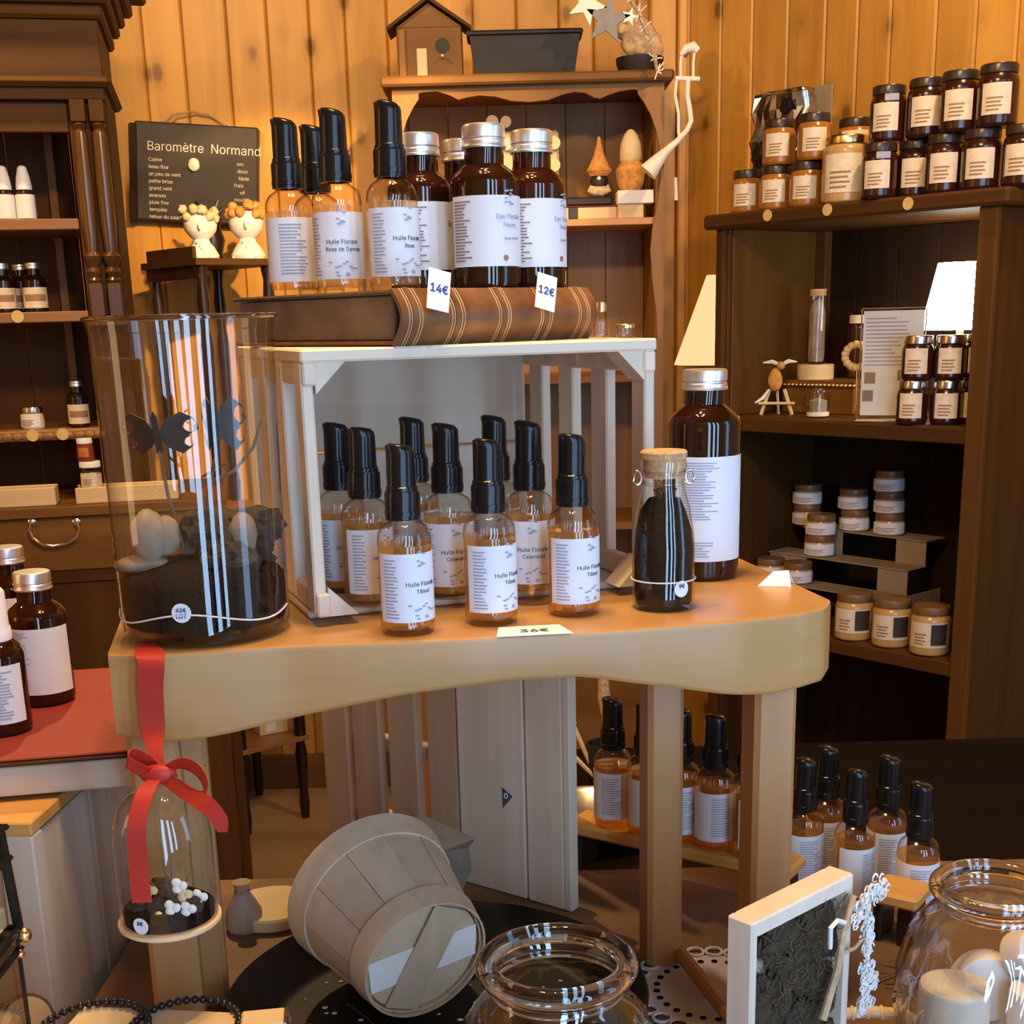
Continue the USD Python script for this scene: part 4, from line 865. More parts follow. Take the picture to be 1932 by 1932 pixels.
part(rc, 'inner_cheek', box(.0221, .027, .01, RD - .013, zm, zt - .03), 'walnut_post'); part(rc, 'corner_batten', box(.027, .055, RD - .036, RD - .012, zm, zt - .03), 'walnut_post')
tb = part(rc, 'top_board', box(-.028, RW + .028, -.030, RD + .01, zt - .030, zt, .006), 'walnut_x')
part(rc, 'middle_shelf', box(.022, RW - .022, .004, RD - .012, zm - .024, zm), 'walnut_x'); part(rc, 'lower_shelf', box(.022, RW - .022, .004, RD - .012, zl - .024, zl), 'walnut_x')
part(rc, 'bottom_shelf', box(.022, RW - .022, .004, RD - .012, .06, .085), 'walnut_x'); part(rc, 'plinth', box(.022, RW - .022, .015, .03, 0, .06), 'walnut_x')
part(rc, 'shelf_rail', box(.018, RW - .036, -.012, .004, zm - .030, zm - .002), 'walnut_x'); part(rc, 'shelf_rail', box(.018, RW - .036, -.012, .004, zl - .030, zl - .002), 'walnut_x')
for px, py in ((1448, 400), (1561, 388), (1713, 384)):
    x, z = RC.hit(px, py, -.031); part(tb, 'price_sticker', move(lathe([(0, -.0005), (.0115, -.0005), (.0115, .0005), (0, .0005)], 20), (x, -.0309, min(max(z, zt - .016), zt - .012)), rx=90), 'gold_paper')
FACE = -12
def jar(name, label, loc, rz, R, H, body, lid='lid_dark', lab='cream_label', l0=.18, l1=.68, group=None, la=50, orange=False, lid_h=.016, stripe=False):
    t = thing(name, label, 'jar', loc, rz, group); z = H - lid_h
    part(t, 'glass', lathe([(0, 0), (R * .88, 0), (R * .97, .003), (R, .008), (R, z - .014), (R * .95, z - .006), (R * .84, z), (R * .84, z + .002)], 28), body)
    part(t, 'lid', lathe([(R * .84, z), (R * .90, z), (R * .92, z + .002), (R * .92, H - .003), (R * .88, H), (0, H)], 28), lid)
    lb = part(t, 'paper_label', wrap(R + .0004, -la, la * .7, H * l0, H * l1, 14), lab)
    if orange: part(lb, 'orange_corner', bend(prism([(0, 0), (R * .9, 0), (0, -H * .25)], 0, .0003, 'xy'), R + .0008, -la, H * l1 - .001), 'orange_print')
    if stripe: part(lb, 'dark_print', wrap(R + .0008, 0, la * .68, H * (l0 + .06), H * (l1 - .03), 8), 'chalkboard')
    part(lb, 'fine_print', fine_print(R + .0009, -la * .7, (-6 if stripe else la * .4), H * (l0 + .05), H * (l0 + (l1 - l0) * .6), 4, 3), 'brown_print')
    return t
def top_at(px, ly): return RC.w(RC.hit(px, 390, ly)[0], ly, zt + .0003)
G6 = 'honey jars on the bookcase'; G7 = 'dark jam jars on the bookcase'
h0 = jar('honey_jar', 'honey jar at the left end of the lower row on top of the dark bookcase', top_at(1410, .05), FACE - 4, .034, .088, 'honey', group=G6, orange=True)
HY = .0885
dup(h0, 'honey jar with orange cornered label, second in the lower row on the bookcase', top_at(1463, .035), FACE - 2, G6)
dup(h0, 'honey jar third in the lower row on the bookcase', top_at(1520, .03), FACE, G6)
def above(px, ly, dz): x, y, z = top_at(px, ly); return (x, y, z + dz)
dup(h0, 'honey jar in the upper row nearest the silver foil bag', above(1467, .035, HY), FACE, G6)
dup(h0, 'honey jar in the upper row, second, right above the third lower jar', above(1532, .03, HY), FACE + 8, G6)
big_h = jar('large_honey_jar', 'large pale honey jar with a big cream label, taller than the others on the bookcase', top_at(1592, .02), FACE, .045, .125, 'pale_honey', 'brass', l0=.15, l1=.72, la=58, orange=True)
jar('honey_jar', 'amber honey jar stacked behind the large pale honey jar', above(1610, .105, .085), FACE, .038, .082, 'honey', group=G6, l0=.3, l1=.7, orange=True)
jar('honey_jar', 'lower honey jar behind the large pale honey jar, under another', above(1610, .105, 0), FACE, .038, .0845, 'honey', group=G6)
j0 = jar('jam_jar', 'dark jam jar with a small blue strip on its label, beside the large honey jar', top_at(1656, -.002), FACE - 4, .034, .100, 'jam', group=G7)
part(j0, 'blue_strip', wrap(.0352, -10, 34, .071, .083, 6), 'pale_ink')
j1 = jar('jam_jar', 'dark jam jar in the lower row, second of the dark ones', top_at(1724, .056), FACE, .0355, .104, 'jam', group=G7)
JH = .1045
dup(j1, 'dark jam jar in the lower row, third of the dark ones', top_at(1778, .03), FACE - 2, G7)
dup(j1, 'dark jam jar in the lower row, fourth of the dark ones', top_at(1846, .025), FACE - 4, G7)
dup(j1, 'dark jam jar at the right edge, standing alone beyond the two stacked rows', top_at(1924, .035), FACE - 14, G7)
dup(j0, 'dark jam jar in the upper row, leftmost of the four dark ones', above(1668, .03, JH), FACE - 6, G7)
dup(j1, 'dark jam jar in the upper row, second of the four dark ones', above(1738, .046, JH), FACE - 2, G7)
dup(j1, 'dark jam jar in the upper row, third of the four dark ones', above(1799, .03, JH), FACE - 2, G7)
dup(j1, 'dark jam jar in the upper row, rightmost and highest in the picture', above(1869, .025, JH), FACE - 4, G7)
x, z = RC.hit(1478, 300, .17); t = thing('foil_bag', 'crinkled dark and silver foil bag standing behind the honey jars on the bookcase', 'bag', RC.w(x, .17, zt + .0004), RC.deg)
q = random.Random(6); hb = RC.hit(1478, 172, .17)[1] - zt
bag = box(-.072, .072, -.026, .026, .0, hb, .010).subdivide().subdivide().subdivide(); v = np.array(bag.vertices); v += (meshkit.fbm(v * 45, 3, 1)[:, None] - .5) * np.array([.012, .045, .006]); v[:, 2] = np.maximum(v[:, 2], 0); bag.vertices = v
part(t, 'bag', bag, 'foil', smooth=False); [part(t, 'dark_print', move(blob(.02, 7 + i, .5, 2, 2, (1.1, .25, 1.2)), (a, -.0265, b)), 'dark_metal', smooth=False) for i, (a, b) in enumerate(((-.03, .05), (.02, .09), (-.045, .13), (.03, hb - .03), (-.04, .09)))]
x, z = RC.hit(1537, 190, .19); t = thing('brown_card', 'plain brown card standing up behind the right end of the foil bag', 'card', RC.w(x, .215, zt + .0004), RC.deg); part(t, 'card', box(-.022, .026, 0, .003, 0, RC.hit(1537, 163, .215)[1] - zt), 'grey_card')
# middle shelf
def mid(px, ly): return RC.w(RC.hit(px, 760, ly)[0], ly, zm + .0003)
M1 = 'dark jars stacked on the middle shelf of the bookcase'
k0 = jar('spice_jar', 'small jar with silver lid, lower row of the middle shelf, left and nearest the sign', mid(1721, .022), FACE - 4, .0305, .084, 'jam', 'silver', group=M1, l0=.15, l1=.72)
dup(k0, 'small jar with silver lid, lower row of the middle shelf, middle one', mid(1786, .048), FACE, M1)
dup(k0, 'small jar with silver lid, lower row of the middle shelf, right one by the post', mid(1840, .095), FACE, M1)
def mid2(px, ly): a = mid(px, ly); return (a[0], a[1], a[2] + .0845)
dup(k0, 'small jar with silver lid, upper row of the middle shelf, left one', mid2(1727, .022), FACE - 4, M1)
dup(k0, 'small jar with silver lid, upper row of the middle shelf, middle one under the lamp', mid2(1788, .048), FACE, M1)
dup(k0, 'small jar with silver lid, upper row of the middle shelf, right one by the post', mid2(1843, .095), FACE, M1)
ly = .20; x = RC.hit(1815, 560, ly)[0]; zb, zt_ = RC.hit(1800, 622, ly)[1], RC.hit(1815, 495, ly)[1]
t = thing('shelf_lamp', 'small table lamp with a glowing white shade on the middle shelf of the bookcase', 'lamp', RC.w(min(x, .55), ly, zm + .0003), 0)
part(t, 'shade', lathe([(.078, zb - zm), (.050, zt_ - zm)], 40), 'lamp_white'); part(t, 'base', lathe([(0, 0), (.045, 0), (.047, .006), (.018, .016), (.010, .05), (.016, .09), (.008, .13), (.008, zb - zm + .02)], 24), 'brass')
lp = RC.w(min(x, .55), ly, 0); bulb('shelf_lamp_bulb', (lp[0], lp[1], zb + .03), .022, (1, .68, .32), 110)
ly = .05; x0, x1 = RC.hit(1634, 785, ly)[0], RC.hit(1722, 785, ly)[0]; zs = RC.hit(1690, 582, ly)[1] - zm
t = thing('acrylic_sign', 'clear upright stand with a white printed sheet on the middle shelf', 'sign', RC.w((x0 + x1) / 2, ly, zm + .0003), RC.deg + 26); w = (x1 - x0) * .56
part(t, 'sheet', box(-w + .003, w - .003, 0, .0015, .012, zs - .004, .0002), 'white_label'); part(t, 'acrylic', box(-w, w, -.0035, -.0005, 0, zs, .001), 'clear_glass')
part(t, 'edge', [box(-w - .002, -w, -.0035, .002, 0, zs, .0003), box(w, w + .002, -.0035, .002, 0, zs, .0003), box(-w, w, -.0035, .002, zs, zs + .002, .0003)], 'silver'); part(t, 'foot', box(-w - .004, w + .004, -.022, .022, 0, .003), 'aluminium')
q = random.Random(12)
part(t, 'fine_print', [box(-w + .008, -w + .008 + q.uniform(.5, .95) * (2 * w - .018), -.0003, .0003, z, z + .0025, .0001) for z in np.arange(zs * .50, zs * .92, .0075)], 'pale_ink')
part(t, 'printed_picture', [box(-.0 + a * w, -.0 + (a + .35) * w, -.0004, .0003, zs * b, zs * (b + .1), .0001) for a, b in ((-.85, .34), (-.9, .18), (.3, .18), (.2, .36))], 'grey_card')
def at_mid(px, py, ly): x, z = RC.hit(px, py, ly); return x, z - zm
x, _ = at_mid(1562, 760, .20); a, h1 = at_mid(1562, 716, .20); t = thing('wooden_chest', 'low brown wooden box with a gilded beaded edge at the back of the middle shelf', 'box', RC.w(x, .20, zm + .0003), RC.deg)
part(t, 'body', box(-.095, .100, -.045, .07, 0, h1 - .012), 'hutch'); part(t, 'lid', box(-.098, .103, -.048, .072, h1 - .012, h1), 'hutch')
part(t, 'gilt_beads', [move(trimesh.creation.icosphere(1, .0055), (-.094 + .0109 * k, -.049, h1 - .010)) for k in range(19)], 'brass')
_, hv = at_mid(1534, 550, .18); _, hd_ = at_mid(1532, 688, .18)
t = thing('round_wood_block', 'pale round wooden block on the beaded box under the tall glass tube', 'block', RC.w(at_mid(1531, 700, .18)[0], .195, zm + h1 + .0006), 0); bh = max(hd_ - h1, .02)
part(t, 'block', lathe([(0, 0), (.039, 0), (.040, .002), (.040, bh - .002), (.039, bh), (0, bh)], 32), 'raw_pine')
t = thing('glass_tube', 'tall glass tube filled with grey dried plants standing on the round wooden block', 'tube', RC.w(at_mid(1531, 700, .18)[0], .195, zm + h1 + bh + .0009), 0); hh = hv - h1 - bh
part(t, 'glass', lathe([(0, .001), (.018, 0), (.021, .004), (.021, hh - .012), (.019, hh - .006), (.021, hh)], 28), 'warm_glass')
g = lathe([(0, .004), (.016, .006), (.0185, .02), (.017, hh * .5), (.018, hh * .7), (.010, hh - .022), (0, hh - .015)], 20); v = np.array(g.vertices); v += (meshkit.fbm(v * 130, 3, 5)[:, None] - .5) * .008; g.vertices = v; part(t, 'dried_plants', g, 'grey_stone', smooth=False); part(t, 'cork', lathe([(0, hh - .010), (.018, hh - .010), (.0185, hh + .004), (0, hh + .004)], 24), 'cork')
x, h = at_mid(1452, 745, .06); t = thing('toy_easel', 'tiny wooden easel with a winged figure on it, left of the middle shelf', 'figurine', RC.w(max(x + .004, .080), .080, zm + .0003), RC.deg + 30)
h = .035
part(t, 'easel_leg', tube([(-.034, 0, 0), (-.016, 0, .055)], .0042, 6), 'raw_pine'); part(t, 'easel_leg', tube([(.034, 0, 0), (.016, 0, .055)], .0042, 6), 'raw_pine'); part(t, 'easel_leg', tube([(0, .03, 0), (0, .004, .055)], .0035, 6), 'raw_pine')
part(t, 'ledge', box(-.040, .040, -.008, 0, .022, .028), 'raw_pine'); part(t, 'body', [move(blob(.017, 31, .2, s=(.9, .8, 1.5)), (-.004, -.004, .075)), move(blob(.009, 32, .1), (.008, -.004, .106))], 'orange_flower')
part(t, 'wing', [tube([(.004, 0, .108), (-.012, 0, .114), (-.032, 0, .112)], [.004, .005, .0015], 6), tube([(.010, 0, .108), (.024, 0, .115), (.042, 0, .113)], [.004, .005, .0015], 6)], 'white_plaster'); part(t, 'tail', tube([(-.016, -.004, .055), (-.030, -.006, .036), (-.046, -.008, .026)], [.003, .004, .002], 6), 'white_plaster')
x, _ = at_mid(1546, 765, .06); t = thing('small_jar', 'little clear jar with dark filling and cream base in front of the beaded box', 'jar', RC.w(x, .055, zm + .0003), 0)
part(t, 'glass', lathe([(0, 0), (.022, 0), (.023, .004), (.023, .046), (.018, .056), (.018, .062)], 24), 'warm_glass'); part(t, 'filling', lathe([(0, .003), (.019, .003), (.019, .036), (0, .042)], 20), 'grey_stone'); part(t, 'cream_layer', lathe([(.0232, .004), (.0236, .005), (.0236, .012), (.0232, .013)], 24), 'cream')
x, hz_ = at_mid(1617, 600, .26); t = thing('back_jar', 'dark jar with a pale lid behind the wreath, left of the printed sign', 'jar', RC.w(x, .275, zm + h1 + .0006), 0); hz_ -= h1
t_h = max(hz_ + .006, .06); part(t, 'glass', lathe([(0, 0), (.028, 0), (.030, .004), (.030, t_h - .03), (.022, t_h - .018)], 24), 'jam'); part(t, 'lid', lathe([(.023, t_h - .018), (.025, t_h - .018), (.025, t_h), (0, t_h)], 24), 'cream')
x, hr = at_mid(1618, 672, .10); t = thing('straw_wreath', 'small golden straw wreath leaning left of the printed sign', 'wreath', RC.w(x - .006, .105, zm + hr), RC.deg + 20)
part(t, 'ring', [move(blob(.0085, 50 + k, .35, 2, 1), (.024 * math.cos(k * .42), 0, .024 * math.sin(k * .42))) for k in range(15)], 'dried_flower'); part(t, 'stand', tube([(0, .004, -.024), (0, .012, -hr + .001)], .002, 6), 'brass')
# lower shelf: stepped card stand, cosmetic pots
def low(px, py, ly): x, z = RC.hit(px, py, ly); return x, z - zl
t = thing('card_steps', 'grey cardboard display steps carrying small cream pots on the lower shelf', 'stand', RC.w(0, 0, zl + .0003), RC.deg)
xs0 = low(1480, 1000, .16)[0]; steps = ((.085, .075), (.150, .130), (.215, .185))
xr_ = low(1720, 1000, .16)[0]
for k, (y, z) in enumerate(steps):
    part(t, 'step_top', box(max(.03, xs0 - .09 + .05 * k), xr_, y, y + .075, z, z + .003, .0005), 'grey_card'); part(t, 'step_front', box(xr_ - .075 - .0 * k, xr_, y + .003, y + .006, 0 if k == 0 else steps[k - 1][1] + .003, z, .0005), 'grey_card'); part(t, 'step_front', box(max(.031, xs0 - .085 + .05 * k), xs0 + .02 + .05 * k, y + .003, y + .006, 0 if k == 0 else steps[k - 1][1] + .003, z, .0005), 'grey_card')
part(t, 'side_flap', box(xr_ - .004, xr_ - .001, .086, .288, 0, .075, .0005), 'grey_card')
def pot(label, loc, rz=FACE, first=[None]):
    if first[0] is None:
        first[0] = jar('cream_pot', label, loc, rz, .0345, .047, 'pale_honey', 'lid_brown', 'white_label', .08, .62, 'small cream pots on the card steps', 85, lid_h=.014)
    else: dup(first[0], label, loc, rz, 'small cream pots on the card steps')
def onstep(px, k, dz=0):
    y, z = (steps[k][0] + .0325, steps[k][1] + .0034) if k >= 0 else (.02, 0); return RC.w(max(.064, low(px, 1000, y)[0]), y, zl + z + dz + .0003)
pot('cream pot on the lowest step, furthest left, just right of the large amber bottle', onstep(1421, 0)); pot('cream pot on the lowest step, second from the left', onstep(1508, 0))
pot('cream pot on the middle step, lower of the two stacked in the centre', onstep(1548, 1)); pot('cream pot on the middle step, upper of the two stacked in the centre', onstep(1549, 1, .0475))
pot('cream pot on the top step, lower of the left pair', onstep(1513, 2)); pot('cream pot on the top step, upper of the left pair', onstep(1517, 2, .0475))
pot('cream pot on the top step, lower one just right of the centre stack', onstep(1612, 2)); pot('cream pot on the top step, upper one just right of the centre stack', onstep(1608, 2, .0475))
pot('cream pot in the shade at the right of the top step, lower one', onstep(1678, 2, .0)); pot('cream pot in the shade at the right of the top step, middle one', onstep(1676, 2, .0475)); pot('cream pot in the shade at the right of the top step, topmost of all', onstep(1674, 2, .095))
def lowj(px, ly): return RC.w(low(px, 1150, ly)[0], ly, zl + .0003)
w0 = jar('balm_jar', 'wide jar with half dark label at the front of the lower shelf, left of three', lowj(1612, .03), FACE, .040, .098, 'pale_honey', 'lid_brown', 'cream_label', .18, .70, 'wide jars at the front of the lower shelf', 70, stripe=True)
dup(w0, 'wide jar with half dark label at the front of the lower shelf, middle of three', lowj(1684, .033), FACE); dup(w0, 'wide jar with half dark label at the front of the lower shelf, right of three', lowj(1758, .028), FACE - 4)
# floor lamp behind the bookcase
lx, ld_ = .515, 3.27; zb, zt_ = EYE + ray(1330, 690)[2] * (ld_ - .1), EYE + ray(1357, 560)[2] * ld_ + .03
t = thing('floor_lamp', 'lamp with a warm glowing cone shade behind the left edge of the dark bookcase', 'lamp', (lx, ld_, 0), 0)
part(t, 'shade', lathe([(.105, zb), (.03, zt_ + .02)], 40), 'lamp_amber'); part(t, 'pole', lathe([(0, 0), (.09, 0), (.09, .015), (.012, .03), (.010, zb + .05)], 24), 'brass')
bulb('floor_lamp_bulb', (lx, ld_, zb + .05), .02, (1, .62, .28), 14)

# ------------------------------------------------------------------ hutch in the middle of the back wall
HY_ = 3.28; x0, x1 = (atd(728, 150, HY_)[0], atd(1264, 130, HY_)[0]); HZT = atd(1000, 140, HY_)[2]; HD = .30
HF = Frame(x0, HY_, 0); HWd = x1 - x0
hu = thing('pine_hutch', 'tall brown pine hutch with a scalloped front in the middle of the back wall', 'hutch', (x0, HY_, 0), 0)
part(hu, 'top_board', box(-.012, HWd + .008, -.025, HD, HZT - .022, HZT, .005), 'hutch')
part(hu, 'side_panel', box(.012, .030, .016, HD, 0, HZT - .022), 'hutch_up'); part(hu, 'side_panel', box(HWd - .030, HWd - .012, .016, HD, 0, HZT - .022), 'hutch_up')
nb = 6
for k in range(nb): a = .030 + (HWd - .06) * k / nb; part(hu, 'back_board', box(a + .0005, a + (HWd - .06) / nb - .0005, HD - .014, HD - .002, 0, HZT - .022), 'hutch_up')
ap = [(0.012, HZT - .022), (HWd - .012, HZT - .022)]
def hx(px): return HF.hit(px, 200, 0)[0]
for px, py in ((1206, 168), (1195, 166), (1170, 170), (1150, 176), (1132, 184), (1120, 181), (1105, 173), (1085, 171), (1062, 176), (1035, 186), (1000, 190), (965, 188), (935, 180), (905, 178), (880, 182), (865, 186), (850, 178), (825, 170), (800, 172), (778, 176)): ap.append((hx(px), HF.hit(px, py + 2, 0)[1]))
ap.append((.012, ap[-1][1]))
part(hu, 'scalloped_apron', prism(ap, 0, .016), 'hutch')
zb_ = ap[-1][1]
st = [(HWd - .012, HZT - .022), (hx(1203), HZT - .022)] + [(hx(px), HF.hit(px, py, 0)[1]) for px, py in ((1204, 176), (1214, 190), (1228, 215), (1240, 250), (1247, 290), (1248, 330), (1242, 380), (1232, 430), (1228, 470), (1232, 530), (1240, 590), (1242, 640), (1236, 700))] + [(HWd - .045, .9), (HWd - .045, 0), (HWd - .012, 0)]
part(hu, 'shaped_stile', prism(st, .001, .015), 'hutch_up')
part(hu, 'shaped_stile', prism([(HWd - x, z) for x, z in st], .001, .015), 'hutch_up')
zs1 = HF.hit(1140, 412, .02)[1]
part(hu, 'shelf', box(.030, HWd - .030, .018, HD - .014, zs1 - .016, zs1), 'pine_shelf')
for z in (1.16, .80, .42): part(hu, 'shelf', box(.030, HWd - .030, .018, HD - .014, z - .018, z), 'hutch')
part(hu, 'plinth', box(.030, HWd - .030, .018, .034, 0, .40), 'hutch')
def hs(px, ly, z): return HF.w(HF.hit(px, 400, ly)[0], ly, z + .0003)
# on the interior shelf
t = thing('old_books', 'orange backed book lying on the hutch shelf under the stone', 'book', hs(1112, .10, zs1), 0)
part(t, 'pages', box(-.062, .064, -.030, .08, .002, .030), 'raw_pine'); part(t, 'cover', box(-.066, .066, -.034, .082, .0302, .0325), 'red_cloth'); part(t, 'cover', box(-.066, .066, -.034, .082, 0, .002), 'red_cloth'); part(t, 'spine_label', box(-.052, -.030, -.0355, -.0302, .003, .029), 'chalkboard')
t = thing('slate_slab', 'dark slate slab lying on the orange book in the hutch', 'slab', hs(1114, .10, zs1 + .0328), 0); part(t, 'slab', box(-.060, .050, -.028, .07, 0, .020, .004), 'dark_pot')
t = thing('garden_gnome', 'small bust with a pointed orange hat and pale beard on the slate slab', 'figurine', hs(1131, .09, zs1 + .053), 0)
part(t, 'beard', [move(blob(.020, 61, .25, 2, 2, (1.35, .9, .8)), (0, 0, .016)), move(blob(.013, 62, .2, 2, 2), (0, -.004, .030))], 'dried_flower'); part(t, 'face', lathe([(0, .020), (.020, .024), (.022, .036), (.018, .046), (0, .050)], 20), 'dark_pot'); part(t, 'nose', move(trimesh.creation.icosphere(2, .005), (-.002, -.022, .040)), 'white_plaster')
part(t, 'hat', lathe([(0, .046), (.022, .046), (.031, .058), (.024, .070), (.013, .095), (.006, .118), (.004, .132), (0, .137)], 24), 'orange_flower')
t = thing('wooden_crate_small', 'white topped little pale wooden stand at the right end of the hutch shelf', 'stand', hs(1195, .06, zs1), 0)
part(t, 'top', box(-.040, .046, -.030, .05, .032, .062), 'white_plaster'); part(t, 'foot', box(-.038, .022, -.024, .04, 0, .032), 'raw_pine')
t = thing('wooden_figure', 'round shouldered pale wooden figure with a domed top on the white stand', 'figurine', hs(1190, .06, zs1 + .0625), 0)
part(t, 'body', lathe([(0, 0), (.022, .0), (.030, .012), (.034, .030), (.036, .046), (.026, .060), (.023, .064)], 28), 'orange_flower'); part(t, 'dome', lathe([(.023, .064), (.0255, .068), (.026, .085), (.0235, .105), (.016, .124), (.008, .134), (0, .137)], 28), 'raw_pine')
t = thing('log_basket', 'basket of sawn round wood slices behind the amber bottles on the hutch shelf', 'basket', hs(992, .14, zs1), 0)
q = random.Random(14); hb = HF.hit(992, 225, .14)[1] - zs1
part(t, 'basket', box(-.082, .082, -.03, .06, 0, hb - .03, .006), 'wicker')
for i in range(26):
    a = -.072 + .029 * (i % 6) + q.uniform(-.004, .004); z = .03 + (hb - .03) * (i // 6) / 4.2; r = q.uniform(.011, .017)
    part(t, 'wood_slice', move(lathe([(0, -.004), (r, -.004), (r, .004), (0, .004)], 14), (a, -.034 - q.uniform(0, .005), z), rx=90), 'raw_pine')
# on top of the hutch
def ht(px, ly): return HF.w(HF.hit(px, 100, ly)[0], ly, HZT + .0003)
t = thing('bird_house', 'little brown wooden house with a dark roof on top of the hutch, left', 'bird house', ht(812, .10), 0)
part(t, 'wall', [box(-.075, .075, -.04, .05, 0, .115), hull([(-.075, -.04, .115), (.075, -.04, .115), (0, -.04, .165), (-.075, .05, .115), (.075, .05, .115), (0, .05, .165)])], 'hutch')
for sg in (-1, 1): part(t, 'roof', hull([(sg * -.002, -.055, .172), (sg * .095, -.055, .108), (sg * .095, .06, .108), (sg * -.002, .06, .172), (sg * -.002, -.055, .180), (sg * .098, -.055, .114), (sg * .098, .06, .114), (sg * -.002, .06, .180)]), 'walnut_x')
part(t, 'door', box(-.030, -.006, -.044, -.0402, 0, .07), 'raw_pine'); part(t, 'round_window', move(lathe([(0, -.002), (.016, -.002), (.016, .002), (0, .002)], 20), (.030, -.041, .075), rx=90), 'dark_pot'); part(t, 'perch', tube([(.03, -.04, .05), (.03, -.065, .05)], .003, 6), 'raw_pine'); part(t, 'post', box(-.071, -.055, -.046, -.0402, 0, .11), 'hutch_up')
t = thing('dark_trough', 'long dark woven trough on top of the hutch', 'trough', ht(990, .09), 0)
xw = .5 * (HF.hit(1094, 70, .09)[0] - HF.hit(886, 70, .09)[0]); th_ = HF.hit(990, 62, .05)[1] - HZT
part(t, 'trough', hull([(sx * w_, sy * d_, z) for z, w_, d_ in ((0, xw * .88, .035), (th_, xw, .05)) for sx in (-1, 1) for sy in (-1, 1)]), 'dark_pot')
part(t, 'rim', [tube([(-xw, -.05, th_), (xw, -.05, th_)], .006, 8), tube([(-xw, .05, th_), (xw, .05, th_)], .006, 8), tube([(-xw, -.05, th_), (-xw, .05, th_)], .006, 8), tube([(xw, -.05, th_), (xw, .05, th_)], .006, 8)], 'dark_pot')
t = thing('moss_pot', 'dark pot of dry brown moss at the right end of the hutch top', 'pot', ht(1207, .09), 0)
part(t, 'pot', lathe([(0, 0), (.045, 0), (.055, .03), (.056, .042), (.050, .042), (0, .035)], 28), 'dark_pot'); part(t, 'dry_moss', [move(blob(.034, 120 + i, .4, 2, 2, (1, .9, 1.1)), (q.uniform(-.022, .022), q.uniform(-.02, .02), .06 + .012 * i)) for i in range(5)], 'wicker')
# star garland
t = thing('star_garland', 'twisted straw garland with pale and grey stars hanging over the hutch', 'garland', (0, 0, 0), 0)
gy = 3.215; pth = [atd(px, py, gy) for px, py in ((1165, -40), (1190, 0), (1206, 25), (1216, 50), (1228, 80), (1236, 110), (1240, 135))]
part(t, 'cord', tube(pth, [.004, .005, .004, .006, .004, .005, .003], 8), 'rope'); q = random.Random(21)
part(t, 'straw', [tube([p, p + [q.uniform(-.016, .016), q.uniform(-.01, .0), q.uniform(-.02, .02)]], .0016, 5) for p in pth[1:] for _ in range(5)], 'white_plaster')
def star(px, py, R, m, rot, hang):
    c = atd(px, py, gy); pts = [((R if k % 2 == 0 else R * .42) * math.sin(k * PI / 5 + rot), (R if k % 2 == 0 else R * .42) * math.cos(k * PI / 5 + rot)) for k in range(10)]
    part(t, 'star', move(prism(pts, -.003, .003), c), m); part(t, 'thread', tube([c + [0, 0, R * .4], atd(*hang, gy)], .0008, 5), 'rope')
star(1108, 8, .045, 'white_plaster', .5, (1150, -60)); star(1146, 38, .052, 'grey_cloth', .15, (1165, -40)); star(1188, 32, .020, 'white_plaster', .3, (1206, 25))
# white horn hung on the hutch stile
t = thing('plaster_horn', 'white plaster horn with a slender curved stem, hung at the hutch right edge', 'ornament', (0, 0, 0), 0); gy = 3.225
part(t, 'stem', tube([atd(px, py, gy) for px, py in ((1298, 150), (1297, 180), (1301, 205), (1304, 228), (1296, 246), (1276, 268), (1256, 286), (1240, 304), (1222, 326))], [.0055, .0055, .006, .006, .006, .007, .010, .016, .023], 16), 'white_plaster')
part(t, 'side_strand', tube([atd(px, py, gy) for px, py in ((1276, 152), (1274, 180), (1280, 215), (1280, 250), (1283, 262))], .0036, 8), 'white_plaster'); part(t, 'crossbar', tube([atd(1274, 148, gy), atd(1320, 149, gy)], .0055, 10), 'white_plaster')
for px in (1284, 1308): part(t, 'hook_wire', tube([atd(px, 146, gy), atd(px, 118, gy), atd(px + 2, 100, gy)], .0032, 8), 'white_plaster')
part(t, 'hook_head', tube([atd(1284, 104, gy), atd(1294, 92, gy), atd(1308, 88, gy), atd(1317, 96, gy)], [.005, .010, .012, .008], 12), 'white_plaster'); part(t, 'peg', tube([atd(1300, 96, gy), atd(1300, 96, gy) + [0, .06, 0]], .004, 8), 'white_plaster')
solo('white_strip', tube([atd(1274, 335, 3.27), atd(1276, 378, 3.27)], .0045, 8), 'white_plaster', 'short white plastic strip on the hutch edge below the plaster horn', 'strip')

# ------------------------------------------------------------------ whatnot stand in the left corner of the picture
p = atd(372, 490, 3.26); WF = Frame(p[0], p[1], 40); wz = atd(372, 487, 3.26)[2]; A_, B_ = .215, .285
t = thing('turned_whatnot', 'tall dark whatnot stand with turned posts against the back wall, under the chalkboard', 'stand', WF.w(0, 0, 0), WF.deg)
part(t, 'top', box(-.008, A_, -.008, B_, wz - .016, wz), 'walnut_x'); part(t, 'gallery', box(0, .010, .02, B_ - .02, wz + .0002, wz + .028), 'walnut_x')
part(t, 'frieze', box(.004, .014, .004, B_ - .004, wz - .045, wz - .016), 'walnut_x')
zlow = WF.o[1]; zlow = EYE + ray(455, 1418)[2] * 3.26
for z in (zlow, (wz + zlow) / 2): part(t, 'shelf', box(-.004, A_ - .004, -.004, B_ - .004, z - .014, z), 'cabinet_shelf')
